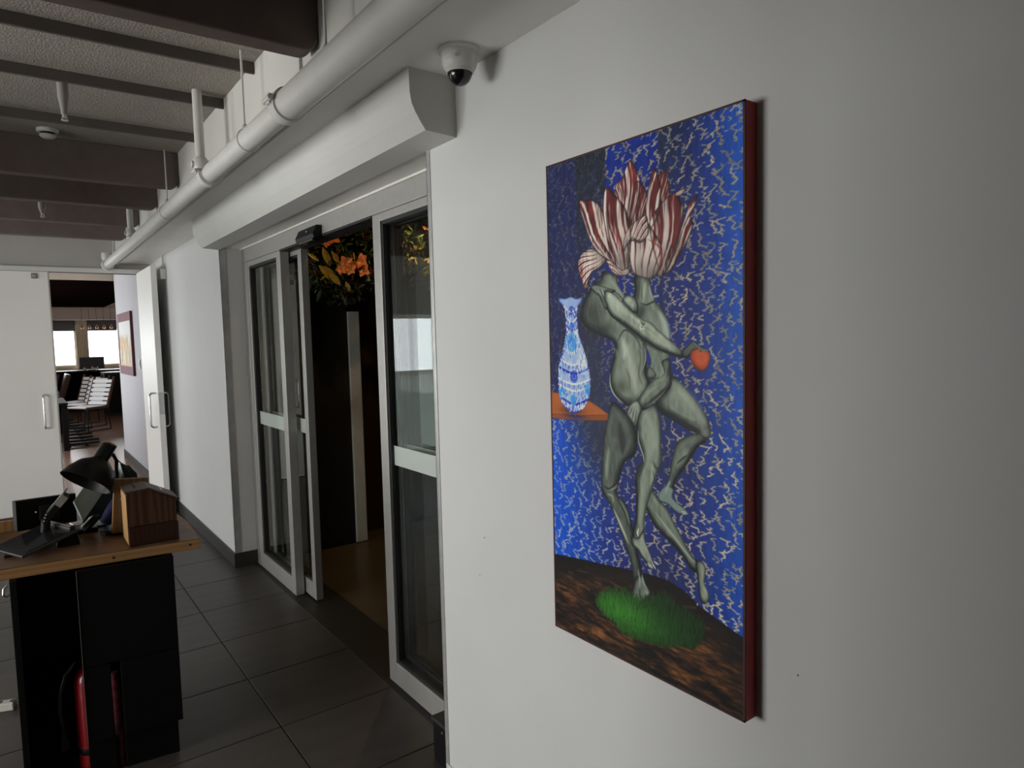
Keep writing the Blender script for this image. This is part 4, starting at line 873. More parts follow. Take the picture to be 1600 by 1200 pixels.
def stroke(p, w, col, alpha=1.0, soft=1.0, taper=False):
    x0, y0, x1, y1 = bb = bbox(p, w+soft*2+1)
    if x1 <= x0 or y1 <= y0: return
    X = XX[y0:y1, x0:x1]; Y = YY[y0:y1, x0:x1]; best = np.full(X.shape, 1e9, np.float32); n = len(p)-1
    for k in range(n):
        a, b = p[k], p[k+1]; d = b-a; L = max(float(d@d), 1e-6); t = np.clip(((X-a[0])*d[0]+(Y-a[1])*d[1])/L, 0, 1)
        g = np.hypot(X-a[0]-t*d[0], Y-a[1]-t*d[1])
        if taper: g = g+w*0.45*np.abs(2*((k+t)/n)-1)**2
        best = np.minimum(best, g)
    m = np.clip((w*0.5-best)/soft+0.5, 0, 1)*alpha
    put(bb, m, np.array(col, np.float32))
def glow(u, v, ru, rv_, col, alpha, rot=0.0):
    c = cv([(u, v)])[0]; rx = ru/1000*PW; ry = rv_/1000*PH; R = max(rx, ry)*2.4
    x0, y0, x1, y1 = bb = bbox(np.array([c]), R)
    if x1 <= x0 or y1 <= y0: return
    dx = XX[y0:y1, x0:x1]-c[0]; dy = YY[y0:y1, x0:x1]-c[1]; a = dx*math.cos(rot)+dy*math.sin(rot); b = -dx*math.sin(rot)+dy*math.cos(rot)
    put(bb, np.exp(-(a/rx)**2-(b/ry)**2)*alpha, np.array(col, np.float32))
SKIN = [(14, 17, 18), (32, 37, 36), (62, 69, 64), (98, 107, 96), (136, 146, 131), (180, 189, 173)]
def form(pts, R=26, light=(0.25, -0.35), gain=1.0, lo=0.0, hi=1.0, cols=SKIN, smooth=True, outline=0.28, grain=0.10):
    if cols is SKIN: R = int(R*1.5)
    p = spline(cv(pts)) if smooth else cv(pts)
    bb = bbox(p, 6); m = mask(p, bb); x0, y0, x1, y1 = bb
    pad = np.pad(m, R); h = blur(pad, R*0.55)[R:-R, R:-R]; h2 = blur(pad, R*0.22)[R:-R, R:-R]
    H = np.sqrt(np.clip(2*h-0.75, 0, 1))*0.75+np.sqrt(np.clip(2*h2-0.9, 0, 1))*0.25
    gy, gx = np.gradient(H*R*0.9*gain); nz = 1/np.sqrt(1+gx*gx+gy*gy)
    s = (-gx*light[0]-gy*light[1]+0.9)*nz
    t = 0.08+0.62*np.clip(s, 0, 1.3)*(0.35+0.65*H)
    t = t+(vnoise(t.shape, 10, 22, int(abs(p[0, 0]))+1)-0.5)*grain
    if cols is SKIN: t = (t-0.45)*1.75+0.46
    t = lo+(hi-lo)*np.clip(t, 0, 1)
    put(bb, m, ramp(t, cols))
    if outline > 0:
        e = np.clip(blur(np.pad(m, 4), 2)[4:-4, 4:-4]*(1-blur(np.pad(m, 4), 2)[4:-4, 4:-4])*4, 0, 1)*m
        put(bb, e*outline, np.array((26, 30, 30), np.float32))

# -- blue patterned wall of the picture
def field(u, v, su, sv): return np.exp(-((XX/PW*1000-u)/su)**2-((YY/PH*1000-v)/sv)**2)
U = XX/PW*1000; V = YY/PH*1000
IMG[:] = (27, 40, 106)
def mixf(f, col): IMG[:] = IMG*(1-f[..., None])+np.array(col, np.float32)*f[..., None]
mixf(np.clip((U-760)/240, 0, 1)*0.9, (26, 78, 178))
mixf(np.clip((U-900)/100, 0, 1)*np.clip(1-V/900, 0, 1)*0.6, (40, 100, 200))
mixf(np.clip((1-U/330), 0, 1)*np.clip((V-500)/80, 0, 1), (8, 84, 200))
mixf(np.clip((1-U/480), 0, 1)*np.clip((V-470)/60, 0, 1)*0.6, (16, 62, 168))
mixf(np.clip((500-V)/60, 0, 1)*np.clip((330-U)/120, 0, 1)*0.85, (29, 35, 70))
dk1 = np.clip((U-182)/5, 0, 1)*np.clip((368-U)/5, 0, 1)*np.clip(1.15-V/260, 0, 1)
mixf(dk1*0.95, (31, 35, 46))
br = np.clip((U-368)/5, 0, 1)*np.clip((636-U)/5, 0, 1)*np.clip(1.1-V/300, 0, 1)
mixf(br*0.9, (14, 38, 122))
dk2 = np.clip((U-636)/5, 0, 1)*np.clip(1-(U-636)/250, 0, 1)*np.clip(1.1-V/210, 0, 1)
mixf(dk2*0.85, (32, 42, 62))
dk3 = np.clip((U-636)/6, 0, 1)*np.clip(1-(U-640)/70, 0, 1)*np.clip(1-np.abs(V-330)/260, 0, 1)
mixf(dk3*0.7, (36, 42, 78))
mixf(field(420, 850, 260, 70)*0.0+field(620, 880, 300, 60)*0.5, (26, 34, 104))
fade = 1-0.85*np.clip(dk1*1.0+0.75*np.clip((500-V)/60, 0, 1)*np.clip((300-U)/110, 0, 1)+dk2*0.55+dk3*0.5, 0, 1)
IMG += (vnoise((PH, PW), 7, 26, 5)-0.5)[..., None]*np.array((8, 12, 22), np.float32)
def squig(x, y, a, col, w=4.2): stroke(np.array(a, np.float32), w*(0.7+0.6*rs.rand()), col, 0.88*float(fade[min(max(int(y), 0), PH-1), min(max(int(x), 0), PW-1)]), 1.6)
cols_ = np.arange(6, PW, 33)
for ci, cx0 in enumerate(cols_):
    y = -rs.rand()*60; x = cx0+rs.uniform(-8, 8); ph_ = rs.rand()*6.28
    while y < PH*0.94:
        seglen = rs.randint(3, 11); warm = rs.rand(); near = 0.62+0.38*min(1.0, x/PW*1.3)+0.15*(y > 850)
        col = ((124+62*warm)*near, (118+54*warm)*near, (104+36*warm)*near)
        if x < 330 and y > 850: col = (104+50*warm, 122+40*warm, 165)
        for k in range(seglen):
            sway = 12*math.sin(y*0.05+ph_)+5*math.sin(y*0.16+ci)
            nx = cx0+sway+rs.uniform(-7, 7); ny = y+rs.uniform(2.5, 7)
            squig(x, y, [(x, y), (nx, ny)], col, 3.8)
            if rs.rand() < 0.6:
                s = rs.choice((-1, 1)); squig(x, y, [(nx, ny), (nx+s*rs.uniform(4, 9), ny+rs.uniform(-4, 3))], col, 3.4)
            x, y = nx, ny
        y += rs.uniform(5, 26); x = cx0+rs.uniform(-12, 12); ph_ += rs.uniform(-.8, .8)
for _ in range(900):
    x, y = rs.rand()*PW, rs.rand()*PH*0.93; L = rs.uniform(4, 11); squig(x, y, [(x, y), (x+L, y+rs.uniform(-2, 2))], (140, 140, 146), 3.8)
# dark glaze behind the figures
for u, v, a, b, al in ((260, 480, 130, 150, .75), (330, 560, 110, 80, .8), (250, 400, 90, 70, .5), (600, 590, 160, 60, .45), (560, 440, 60, 60, .5), (640, 480, 70, 50, .35), (650, 790, 140, 50, .35)):
    glow(u, v, a, b, (40, 43, 58), al)

# -- earth floor
fp_ = cv([(11,837),(150,829),(330,820),(482,812),(592,807),(674,807),(746,815),(823,833),(899,845),(982,856)])
fl_poly = np.vstack([[(-20, fp_[0, 1]-2)], fp_, [(PW+20, fp_[-1, 1]+6), (PW+20, PH+5), (-20, PH+5)]]).astype(np.float32)
bb = bbox(fl_poly, 1); m = mask(fl_poly, bb); x0, y0, x1, y1 = bb
n1 = vnoise(m.shape, 46, 9, 21); n2 = vnoise(m.shape, 18, 5, 22); n3 = vnoise(m.shape, 120, 40, 23)
dep = np.clip((YY[y0:y1, x0:x1]-np.interp(XX[y0:y1, x0:x1], fl_poly[:-2, 0], fl_poly[:-2, 1]))/120, 0, 1)
e = np.clip(n1*0.45+n2*0.3+n3*0.5-0.38, 0, 1)*1.5*dep
put(bb, m, ramp(e, [(17, 15, 16), (32, 23, 19), (54, 35, 23), (86, 54, 29), (120, 76, 40)]))
for _ in range(150):
    x = rs.rand()*PW; yb = np.interp(x, fl_poly[:-2, 0], fl_poly[:-2, 1]); y = yb+40+rs.rand()*(PH-yb-40)
    k = rs.rand()**2; a = np.array([(x, y), (x+rs.uniform(20, 60), y+rs.uniform(-10, 10))], np.float32)
    stroke(a, rs.uniform(3, 8), (60+75*k, 40+45*k, 24+22*k), 0.4, 4)
# -- shelf
form([(-11,478),(86,480),(257,491),(317,503),(369,515),(357,525),(187,530),(-15,533)], 10, (0, -0.2), 0.4, cols=[(60, 30, 18), (110, 56, 28), (150, 80, 38), (176, 98, 52)], smooth=False, outline=0.3, lo=0.25)
form([(-14,526),(187,522),(365,514),(357,526),(187,533),(-15,536)], 6, (0, 0.2), 0.3, cols=[(50, 24, 14), (120, 62, 30), (150, 84, 44)], smooth=False, outline=0.2)
glow(*[(139,514)][0], 70, 9, (50, 26, 18), 0.75)
# -- vase
VASE = [(63,284),(72,278),(106,280),(144,277),(180,282),(216,280),(208,291),(187,300),(182,324),(189,350),(219,383),(245,416),(259,447),(249,482),(212,507),(167,518),(130,518),(84,506),(55,485),(49,451),(55,419),(83,388),(106,354),(108,322),(97,298)]
VC = [(18, 32, 104), (40, 66, 156), (86, 114, 190), (140, 164, 216), (190, 204, 234)]
form(VASE, 16, (0.2, -0.2), 0.7, cols=VC, outline=0.4, lo=0.15, hi=1.08)
vp = spline(cv(VASE)); vb = bbox(vp, 2); vm = mask(vp, vb); keep = IMG[vb[1]:vb[3], vb[0]:vb[2]].copy()
def ring(u, v, r, n, col, w, ln, ry=1.45):
    c = cv([(u, v)])[0]
    for k in range(n):
        a = 2*PI*k/n; q = np.array([(c[0]+math.cos(a)*r, c[1]+math.sin(a)*r*ry*0.72), (c[0]+math.cos(a)*(r+ln), c[1]+math.sin(a)*(r+ln)*ry*0.72)], np.float32); stroke(q, w, col, 0.95, 1.4)
def band(y_px, w, col, sag=0.012):
    a = onepx[y_px]; p = spline(np.array([a[0], ((a[0][0]+a[1][0])/2, (a[0][1]+a[1][1])/2+sag*PH), a[1]], np.float32), False, 8); stroke(p, w, col, 0.95, 1.4)
    return p
onepx = {k: cv(v) for k, v in {480: [(97,296),(191,300)], 494: [(108,317),(182,320)], 508: [(111,336),(185,339)], 563: [(64,406),(233,407)], 575: [(55,423),(248,425)], 590: [(49,447),(259,446)], 606: [(52,460),(258,461)], 625: [(72,490),(245,487)], 634: [(93,503),(221,501)]}.items()}
DB, MBL, CY, WH = (18, 44, 150), (40, 84, 196), (30, 140, 220), (226, 232, 242)
for yk, colr in ((480, WH), (494, WH), (508, DB), (563, WH), (575, DB), (590, WH), (606, WH), (625, DB), (634, WH)):
    p = band(yk, 6 if colr == WH else 9, colr)
    for q in p[::2]:
        stroke(np.array([(q[0], q[1]+3), (q[0]+0.5, q[1]+13)], np.float32), 3.2, DB if colr == WH else WH, 0.9, 1.4)
for (u_, v_, r, nn_, c1_, c2_) in [(*p, *q) for p, q in zip([(143,371),(146,305),(149,339),(155,442),(238,467),(73,476),(148,490)], ((13, 22, CY, MBL), (5, 12, DB, MBL), (5, 12, MBL, CY), (8, 16, DB, MBL), (6, 14, CY, DB), (6, 14, CY, DB), (6, 14, CY, DB)))]:
    ring(u_, v_, r+15*r/13, nn_, WH, 4, r*0.9); ring(u_, v_, r+4, nn_, c1_, 4.5, r*1.0); glow(u_, v_, r*1.25, r*0.75, c2_, 1.0); ring(u_, v_, r*0.4, 8, c1_, 3, r*0.35)
glow(*[(213,412)][0], 28, 22, (214, 222, 240), 0.8)
glow(*[(159,522)][0], 60, 9, (26, 38, 98), 0.95)
for q in range(420):
    k = rs.randint(len(vp)); a = vp[k]; c_ = vp.mean(0); f_ = rs.rand()**0.6; P0 = c_*(1-f_)+a*f_; P0[1] = a[1]*0.9+P0[1]*0.1
    if P0[1] > vp[:, 1].min()+40: stroke(np.array([P0, P0+(0, rs.uniform(5, 11))], np.float32), 3.0, DB if rs.rand() < 0.6 else WH, 0.75, 1.4)
new = IMG[vb[1]:vb[3], vb[0]:vb[2]].copy()
IMG[vb[1]:vb[3], vb[0]:vb[2]] = np.where(vm[..., None] > 0.5, new, keep)

# -- figures, back to front
form([(531,643),(593,644),(628,662),(665,671),(689,688),(710,701),(742,721),(776,743),(802,752),(810,766),(790,775),(762,764),(730,750),(688,737),(642,723),(595,707),(563,685),(531,668)], 22, (0.35, -0.2), lo=0.02, hi=0.78)
form([(802,753),(821,751),(835,754),(843,763),(840,779),(838,790),(849,797),(857,806),(857,817),(843,825),(823,825),(812,812),(810,794),(804,779),(799,766)], 14, (0.3, -0.3), lo=0.05, hi=0.95)
for q in [[(806,828),(804,833)], [(829,825),(840,835)], [(840,823),(851,830)], [(848,820),(856,824)]]: line(q, 6, (150, 156, 148), 0.95, 1.5)
line([(608,685),(658,706),(706,724),(762,747),(793,757)], 7, (170, 178, 160), 0.45, 5); line([(639,723),(688,729),(747,749)], 5, (24, 28, 28), 0.6, 4)
# lower raised leg and its foot
form([(821,527),(771,534),(721,548),(700,570),(688,592),(675,617),(656,638),(675,652),(699,639),(708,622),(741,600),(787,570),(813,552),(846,542),(862,529),(843,522)], 24, (-0.3, -0.3), lo=0.02, hi=0.72)
form([(660,633),(628,649),(622,658),(637,664),(671,666),(707,675),(731,678),(766,673),(749,666),(725,661),(693,651),(699,636)], 12, (0, -0.45), lo=0.08, hi=0.80, cols=[(18, 24, 26), (44, 54, 54), (84, 100, 96), (120, 138, 130), (150, 166, 156), (170, 184, 174)])
line([(768,560),(750,569),(733,583),(715,594)], 20, (134, 146, 132), 0.35, 14); line([(659,647),(669,634),(684,621)], 9, (140, 158, 152), 0.5, 5); line([(715,588),(744,576),(762,570)], 5, (30, 36, 36), 0.6, 4)
for q in [[(731,673),(760,671)], [(737,676),(766,673)]]: line(q, 4, (150, 170, 164), 0.7, 2)
# raised thigh
form([(614,481),(666,461),(691,431),(732,442),(772,458),(808,474),(843,494),(865,513),(867,528),(848,540),(821,531),(771,525),(693,510),(632,498)], 34, (0.25, -0.45), lo=0.05, hi=0.88)
line([(700,447),(752,464),(802,488),(840,511)], 34, (150, 160, 146), 0.32, 26); line([(644,494),(699,503),(774,520),(824,528)], 14, (34, 38, 40), 0.55, 12); line([(824,528),(846,531),(859,527)], 5, (60, 68, 62), 0.8, 4); glow(*[(843,526)][0], 22, 8, (168, 172, 158), 0.6)
# body of the right figure
form([(514,249),(591,256),(600,278),(618,297),(652,312),(675,335),(687,363),(686,402),(691,436),(649,448),(576,452),(555,403),(534,355),(502,308),(516,279)], 30, (0.3, -0.3), lo=0.05, hi=0.80)
line([(543,257),(529,285),(516,299)], 9, (60, 68, 60), 0.6, 6); line([(569,263),(562,280),(555,300)], 12, (146, 158, 140), 0.65, 8); line([(553,268),(552,286),(555,297)], 4, (70, 80, 70), 0.6, 3); line([(588,269),(597,285),(609,296)], 8, (150, 162, 146), 0.55, 5)
line([(542,299),(574,304),(612,299),(624,305)], 5, (44, 52, 46), 0.75, 3); line([(636,318),(660,336),(675,357),(678,368)], 20, (170, 180, 166), 0.55, 14); line([(580,314),(605,339),(642,354)], 22, (128, 140, 128), 0.4, 16); glow(*[(548,317)][0], 22, 14, (34, 38, 36), 0.7)
# gap of blue wall between the two bodies
form([(575,385),(591,398),(596,412),(584,416),(571,405)], 6, (0, 0), 0.1, cols=[(26, 36, 96), (30, 44, 120)], outline=0.2)
form([(584,416),(621,431),(596,440),(570,435)], 10, (0.2, -0.2), lo=0.1, hi=0.7)
# left leg of the left figure
form([(384,488),(451,501),(502,523),(521,559),(506,586),(454,602),(421,639),(406,668),(448,681),(475,701),(492,727),(517,772),(530,793),(543,815),(536,835),(498,840),(482,802),(445,766),(414,734),(365,695),(321,674),(314,657),(320,611),(333,559),(357,523)], 30, (-0.30, -0.15), lo=0.0, hi=0.60)
line([(362,580),(350,613),(345,645)], 13, (120, 130, 118), 0.6, 10); line([(383,700),(425,730),(466,761)], 9, (160, 170, 154), 0.6, 6); line([(420,677),(454,699),(474,722)], 12, (110, 120, 108), 0.5, 8); line([(405,679),(444,700),(467,726)], 3.5, (22, 26, 26), 0.7, 2.5)
line([(333,659),(362,662),(400,647)], 6, (26, 30, 30), 0.65, 4); line([(347,674),(377,675),(383,687)], 7, (140, 148, 132), 0.5, 5); line([(355,665),(392,658),(407,649)], 6, (122, 130, 116), 0.5, 4)
line([(426,527),(438,563),(444,588)], 26, (40, 44, 46), 0.6, 18); line([(484,549),(459,575),(444,595)], 8, (84, 92, 84), 0.4, 6)
form([(499,826),(540,814),(556,831),(578,841),(575,851),(535,870),(514,883),(472,893),(469,880),(480,856)], 18, (0.3, -0.3), lo=0.0, hi=0.70)
line([(516,805),(523,823),(525,839)], 5, (150, 158, 146), 0.5, 3); line([(536,812),(546,828),(565,838)], 6, (140, 150, 138), 0.55, 4); line([(525,841),(525,856),(535,867)], 4, (30, 34, 34), 0.7, 3); glow(*[(565,844)][0], 12, 6, (164, 170, 158), 0.5)
# lit middle leg and its foot
form([(529,498),(575,489),(613,485),(632,504),(640,532),(640,564),(639,596),(623,610),(607,627),(590,651),(567,680),(552,717),(555,745),(531,756),(494,758),(484,744),(502,713),(510,668),(505,635),(519,610),(546,593),(537,574),(518,552),(515,532)], 26, (0.30, -0.22), lo=0.05, hi=0.86)
line([(568,503),(593,531),(599,560),(585,585)], 30, (160, 168, 152), 0.35, 24); line([(525,537),(527,558),(550,584),(553,595)], 4, (170, 178, 164), 0.6, 3); line([(553,598),(532,613),(518,632)], 14, (44, 48, 46), 0.5, 10); line([(592,596),(597,614),(587,635)], 12, (150, 160, 144), 0.5, 8); line([(604,592),(614,602),(632,604)], 4, (34, 40, 38), 0.8, 3); line([(598,608),(604,619),(610,625)], 3, (34, 40, 38), 0.6, 2.5)
line([(545,642),(537,679),(526,717)], 16, (132, 142, 126), 0.45, 12); line([(522,725),(515,736),(522,742)], 5, (190, 198, 184), 0.7, 3); line([(505,734),(518,743),(528,744)], 3, (26, 30, 30), 0.7, 2)
form([(484,744),(515,745),(549,724),(555,745),(577,763),(593,778),(606,784),(573,790),(554,787),(531,778),(514,768),(484,762)], 14, (0.35, -0.2), lo=0.08, hi=0.92)
for q in [[(567,785),(580,794)], [(577,785),(593,795)], [(587,782),(609,794)], [(596,779),(625,783)]]: line(q, 5.5, (168, 174, 164), 0.95, 1.5)
# torso of the left figure
form([(279,260),(329,249),(340,235),(415,243),(429,265),(459,283),(509,305),(547,338),(565,385),(574,402),(558,424),(579,452),(543,480),(482,493),(445,489),(392,472),(371,449),(376,426),(395,399),(403,374),(335,360),(248,345),(206,323),(224,291)], 30, (0.35, -0.20), lo=0.06, hi=0.84)
glow(*[(277,315)][0], 75, 38, (40, 43, 41), 0.75); glow(*[(332,347)][0], 70, 14, (32, 35, 36), 0.7); line([(298,272),(308,303),(332,335)], 7, (82, 88, 80), 0.6, 5)
line([(473,379),(482,403),(504,439),(520,468)], 30, (168, 176, 160), 0.45, 24); line([(446,364),(459,385),(451,403)], 20, (176, 184, 170), 0.5, 16); line([(403,385),(423,398),(408,422)], 16, (110, 118, 104), 0.4, 12); glow(*[(435,457)][0], 34, 13, (66, 70, 58), 0.8); line([(464,421),(481,439),(483,461)], 7, (88, 92, 78), 0.55, 5)
line([(376,431),(375,454),(399,474),(448,489)], 4, (172, 178, 162), 0.8, 3); line([(533,367),(542,403),(531,432),(550,450)], 7, (84, 90, 78), 0.6, 5); line([(559,379),(568,400),(551,424)], 4, (150, 156, 140), 0.6, 3); line([(410,376),(457,349),(514,361),(549,385)], 5, (30, 34, 32), 0.5, 4); glow(*[(483,485)][0], 26, 7, (50, 54, 48), 0.6)
# neck and chest of the left figure
line([(373,241),(379,256),(357,267)], 16, (118, 130, 112), 0.5, 11); line([(401,257),(428,272),(459,287)], 10, (130, 142, 124), 0.6, 7); glow(*[(328,254)][0], 26, 8, (44, 50, 46), 0.6)
form([(448,292),(476,284),(509,288),(529,299),(535,311),(528,320),(495,315),(462,304)], 18, (-0.2, -0.45), lo=0.15, hi=1.0); 
# long arm reaching to the fruit
form([(350,272),(389,274),(441,292),(505,317),(554,330),(598,337),(635,351),(689,369),(747,390),(739,400),(689,395),(635,387),(563,370),(504,353),(440,336),(387,322),(363,307),(345,287)], 20, (0.1, -0.5), lo=0.08, hi=0.98)
line([(378,283),(413,298),(475,321)], 22, (176, 186, 168), 0.4, 16); line([(551,336),(541,344),(547,348),(566,346)], 4, (196, 204, 190), 0.6, 3); line([(544,333),(557,339),(567,337)], 5, (48, 54, 48), 0.6, 4); line([(579,351),(635,368),(707,388)], 12, (162, 170, 148), 0.5, 9); line([(412,330),(491,351),(566,373),(650,392)], 5, (36, 40, 36), 0.55, 4)
# forearm across the belly with its hand
form([(668,402),(689,404),(691,436),(694,447),(673,461),(610,481),(569,496),(536,498),(523,483),(566,457),(608,439),(658,429),(646,409)], 20, (-0.15, -0.45), lo=0.03, hi=0.76)
line([(546,483),(586,463),(633,448)], 9, (138, 146, 128), 0.45, 7); line([(575,489),(626,469),(664,452)], 5, (40, 44, 38), 0.55, 4); line([(562,493),(614,478),(664,459)], 5, (150, 156, 140), 0.4, 4); line([(640,409),(652,425),(633,437)], 8, (136, 146, 138), 0.5, 6); line([(683,407),(679,424),(670,436)], 5, (34, 38, 38), 0.5, 4)
form([(493,487),(526,481),(546,495),(535,510),(525,522),(511,537),(498,526),(481,519),(465,510),(475,498)], 14, (-0.2, -0.4), lo=0.15, hi=0.96)
for q in [[(496,494),(478,510)], [(506,497),(492,521)], [(519,498),(505,528)]]: line(q, 3, (44, 50, 48), 0.7, 2)
# hand resting on the shoulder
form([(268,262),(298,258),(339,262),(379,268),(414,273),(393,277),(357,273),(356,287),(370,302),(363,309),(345,302),(327,284),(298,275)], 10, (-0.2, -0.4), lo=0.1, hi=0.80)
for q in [[(298,265),(327,286),(348,303)], [(321,266),(342,284),(366,307)], [(346,268),(356,287)]]: line(q, 2.6, (26, 30, 28), 0.75, 2)
for q in [[(309,266),(335,281)], [(332,266),(349,282)], [(291,264),(313,276)]]: line(q, 3, (150, 160, 144), 0.6, 2)
line([(357,270),(393,271),(435,284),(482,305),(528,322)], 3, (40, 46, 40), 0.6, 2.5)
# hand with the orange fruit
form([(742,389),(759,383),(782,374),(798,370),(815,377),(839,384),(820,388),(793,387),(776,397),(753,401)], 9, (0, -0.4), lo=0.0, hi=0.60)
form([(781,391),(795,385),(826,383),(855,387),(866,398),(858,412),(839,421),(814,420),(792,412),(781,402)], 26, (0.15, -0.35), 0.8, cols=[(70, 26, 18), (128, 46, 26), (172, 70, 38), (206, 100, 60), (226, 146, 108)], outline=0.35, grain=0.12)
line([(796,373),(815,381),(836,386),(858,386)], 6, (92, 106, 98), 0.85, 3); line([(823,386),(826,390)], 4, (60, 40, 26), 0.8, 2)

# -- striped tulip petals in place of heads
def petal(pts, base, tip, dark=0.5, seed=1, freq=1.0, R=14, shade=0.0):
    p = spline(cv(pts)); bb = bbox(p, 4); m = mask(p, bb); x0, y0, x1, y1 = bb; b = cv([base])[0]; t = cv([tip])[0]; d = t-b; L = float(np.hypot(*d)); d = d/L; o = b-d*L*0.55
    X = XX[y0:y1, x0:x1]-o[0]; Y = YY[y0:y1, x0:x1]-o[1]; al = X*d[0]+Y*d[1]; pe = -X*d[1]+Y*d[0]; ang = np.arctan2(pe, al); k = np.clip((al-L*0.55)/L, 0, 1)
    r = np.random.RandomState(seed); ph = r.rand(4)*6.28; w = ang+0.03*np.sin(k*7+ph[3])
    s = np.sin(w*64*freq+ph[0])*0.5+np.sin(w*131*freq+ph[1])*0.5+np.sin(w*233*freq+ph[2])*0.35
    s = s+(vnoise(s.shape, 5, 34, seed)-0.5)*0.9
    h = blur(np.pad(m, R), R*0.5)[R:-R, R:-R]; H = np.sqrt(np.clip(2*h-0.75, 0, 1))
    red = np.clip((s+(dark-0.5)*1.7+(k-0.6)*1.3-0.02)*1.35+0.42, 0, 1)
    pal = np.array((198, 184, 175), np.float32)*(1-red[..., None])+(np.array((92, 36, 37), np.float32)+(vnoise(red.shape, 14, 40, seed+50)[..., None]-0.5)*np.array((60, 22, 20), np.float32))*red[..., None]
    pal = pal*(1-0.35*np.clip(k-0.75, 0, 1)[..., None]*red[..., None])
    gx = np.gradient(H, axis=1)*R; sh = (0.26+0.72*H+gx*0.30-shade)*(0.58+0.42*np.clip(k*1.9, 0, 1))*(0.82+0.36*vnoise(H.shape, 22, 60, seed+90))
    put(bb, m, pal*np.clip(sh, 0.15, 1.12)[..., None])
    e = np.clip(blur(np.pad(m, 4), 2)[4:-4, 4:-4]*(1-blur(np.pad(m, 4), 2)[4:-4, 4:-4])*4, 0, 1)*m
    put(bb, e*0.8, np.array((46, 26, 27), np.float32))
def pt(s): return s[0]
petal([(815,125),(791,135),(774,139),(763,157),(728,193),(692,229),(656,253),(704,244),(745,217),(779,194),(795,176),(787,160),(807,143)], pt([(653,255)]), pt([(812,127)]), .58, 3, 0.8, 12)
petal([(645,75),(660,75),(672,75),(690,67),(684,89),(692,97),(689,119),(665,134),(644,110)], pt([(639,198)]), pt([(690,68)]), .75, 4, 1.0, 9, .05)
petal([(501,37),(474,52),(450,73),(442,92),(454,128),(487,161),(533,160),(560,125),(552,81),(543,69),(524,51)], pt([(492,213)]), pt([(505,38)]), .60, 5, .9, 14)
petal([(436,69),(415,85),(414,99),(441,111),(468,115),(456,84)], pt([(460,164)]), pt([(429,71)]), .35, 6, 1.2, 8)
petal([(549,81),(526,80),(532,100),(515,127),(494,162),(533,160),(578,149),(588,127),(580,102)], pt([(512,214)]), pt([(549,82)]), .72, 7, 1.0, 10)
petal([(621,64),(599,80),(583,111),(563,148),(545,183),(593,180),(640,154),(653,116),(645,88)], pt([(570,228)]), pt([(624,66)]), .66, 8, .9, 12)
petal([(692,117),(647,130),(610,145),(591,164),(602,196),(626,233),(638,257),(680,245),(722,209),(748,167),(757,143),(740,131),(729,117)], pt([(637,277)]), pt([(718,118)]), .58, 9, .55, 18)
petal([(715,117),(735,113),(758,112),(763,116),(746,121),(723,122)], pt([(700,126)]), pt([(763,115)]), .1, 10, 1.0, 5)
petal([(211,88),(250,89),(295,94),(335,109),(356,133),(376,173),(416,221),(381,217),(324,199),(272,169),(236,131),(214,105)], pt([(416,239)]), pt([(223,88)]), .52, 11, .55, 12)
petal([(376,75),(354,89),(349,120),(362,157),(382,198),(430,236),(471,245),(492,222),(496,190),(494,155),(468,120),(421,95)], pt([(457,254)]), pt([(387,79)]), .62, 12, .6, 18)
petal([(338,202),(287,187),(229,190),(196,208),(199,228),(225,255),(241,266),(257,249),(277,233),(330,224),(367,211)], pt([(374,207)]), pt([(214,250)]), .40, 13, 1.0, 12)
petal([(360,209),(402,220),(450,235),(478,233),(491,241),(464,247),(415,243),(381,229)], pt([(491,248)]), pt([(367,209)]), .40, 16, 1.2, 7)
petal([(559,148),(530,159),(503,179),(492,204),(498,230),(517,246),(563,255),(607,258),(641,245),(654,224),(651,201),(627,182),(591,159)], pt([(562,267)]), pt([(578,151)]), .36, 14, .6, 20)
petal([(575,143),(521,150),(480,163),(459,183),(462,202),(479,189),(506,180),(539,187),(571,185),(590,175),(588,157)], pt([(462,202)]), pt([(579,146)]), .38, 15, .9, 10)
for q_, w_ in (([(364,121),(383,171),(430,224)], 5), ([(468,120),(494,157),(496,204)], 6), ([(548,101),(514,139),(497,166)], 5), ([(650,110),(634,148),(597,169)], 6), ([(751,146),(728,193),(680,243)], 5), ([(594,164),(608,196),(638,243)], 5), ([(237,111),(280,162),(353,203)], 4), ([(495,225),(498,241),(511,249)], 6)): line(q_, w_, (40, 26, 26), 0.5, 5)
line([(476,193),(506,183),(542,189),(571,187)], 6, (52, 40, 38), 0.6, 4); line([(584,186),(639,203),(651,226),(626,247)], 6, (140, 52, 50), 0.55, 4); line([(493,195),(478,218),(498,241)], 8, (66, 66, 58), 0.5, 6); glow(*[(538,218)][0], 28, 14, (190, 188, 172), 0.45)

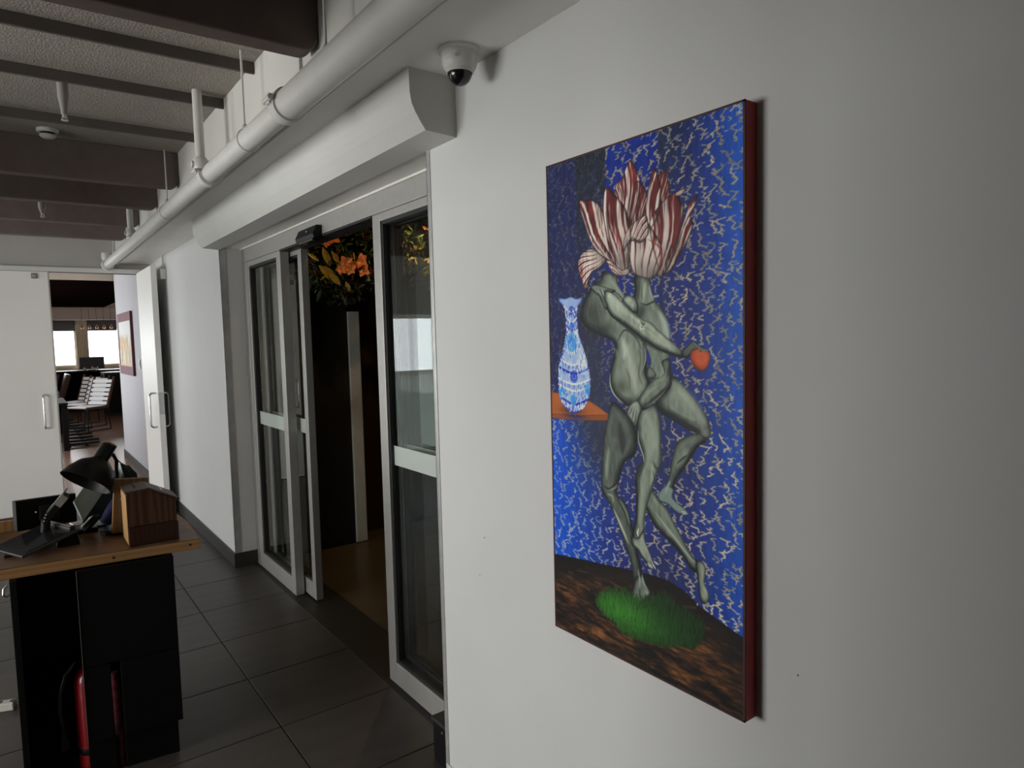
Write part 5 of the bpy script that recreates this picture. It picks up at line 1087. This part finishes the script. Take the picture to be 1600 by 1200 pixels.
# -- tuft of grass
gp = spline(cv([(268,908),(331,883),(391,869),(473,864),(535,871),(598,849),(671,842),(716,855),(789,859),(829,864),(831,885),(783,914),(715,921),(669,932),(539,944),(435,946),(381,934),(321,926)])); gb = bbox(gp, 4); gm = mask(gp, gb); put(gb, blur(np.pad(gm, 8), 6)[8:-8, 8:-8]*0.75, np.array((16, 34, 16), np.float32))
ys_, xs_ = np.nonzero(gm > 0.5); order = rs.permutation(len(ys_))[:2300]; order = order[np.argsort(ys_[order])]
cx_, cy_ = cv([(436,912)])[0]
for k in order:
    x = xs_[k]+gb[0]; y = ys_[k]+gb[1]; f = math.exp(-((x-cx_)/170)**2-((y-cy_)/60)**2)*0.8+rs.rand()*0.35
    a = np.array([(x, y+4), (x+rs.uniform(-5, 5), y-rs.uniform(10, 30))], np.float32)
    stroke(a, 2.6, (14+34*f, 32+80*f, 14+20*f), 0.8, 1.6)

# -- grid mesh carrying the picture
IMG = np.clip(IMG, 0, 255)
small = IMG.reshape(PH//2, 2, PW//2, 2, 3).mean((1, 3)); gh, gw = small.shape[:2]
alb = np.clip(lin(small)*1.7, 0.002, 0.95)
iy, ix = np.mgrid[0:gh, 0:gw]
co = np.zeros((gh, gw, 3), np.float32); mg = 0.0035
co[..., 0] = -CT; co[..., 1] = py1-mg-(ix/(gw-1))*(py1-py0-2*mg); co[..., 2] = pz1-mg-(iy/(gh-1))*(pz1-pz0-2*mg)
idx = (iy*gw+ix).astype(np.int32); quads = np.stack([idx[:-1, :-1], idx[:-1, 1:], idx[1:, 1:], idx[1:, :-1]], -1).reshape(-1, 4)[:, ::-1]
me = bpy.data.meshes.new('painted_canvas'); nq = len(quads)
me.vertices.add(gh*gw); me.vertices.foreach_set('co', co.reshape(-1)); me.loops.add(nq*4); me.loops.foreach_set('vertex_index', quads.reshape(-1).astype(np.int32))
me.polygons.add(nq); me.polygons.foreach_set('loop_start', np.arange(0, nq*4, 4, dtype=np.int32)); me.polygons.foreach_set('loop_total', np.full(nq, 4, np.int32)); me.update(calc_edges=True)
at = me.color_attributes.new('paint', 'FLOAT_COLOR', 'POINT'); at.data.foreach_set('color', np.concatenate([alb, np.ones((gh, gw, 1), np.float32)], -1).astype(np.float32).reshape(-1))
m = mat('oil_paint', (0.1, 0.1, 0.3), 0.5, spec=0.25); nt = m.node_tree; va = nt.nodes.new('ShaderNodeVertexColor'); va.layer_name = 'paint'
nt.links.new(va.outputs['Color'], nt.nodes['Principled BSDF'].inputs['Base Color']); me.materials.append(m)
o = bpy.data.objects.new('painted_canvas', me); COL.objects.link(o); o.parent = pn; o.matrix_parent_inverse = Matrix.Translation(-pn.location); o['label'] = 'painted canvas front with two tulip headed figures, vase, fruit and grass'
# narrow dark border line of the canvas front
b = MB(); b.box(-CT-0.0006, -CT+0.002, py0, py0+mg+0.001, pz0, pz1); b.box(-CT-0.0006, -CT+0.002, py1-mg-0.001, py1, pz0, pz1); b.box(-CT-0.0006, -CT+0.002, py0, py1, pz0, pz0+mg+0.001); b.box(-CT-0.0006, -CT+0.002, py0, py1, pz1-mg-0.001, pz1)
b.build('canvas_border', 'canvas_dark', pn)
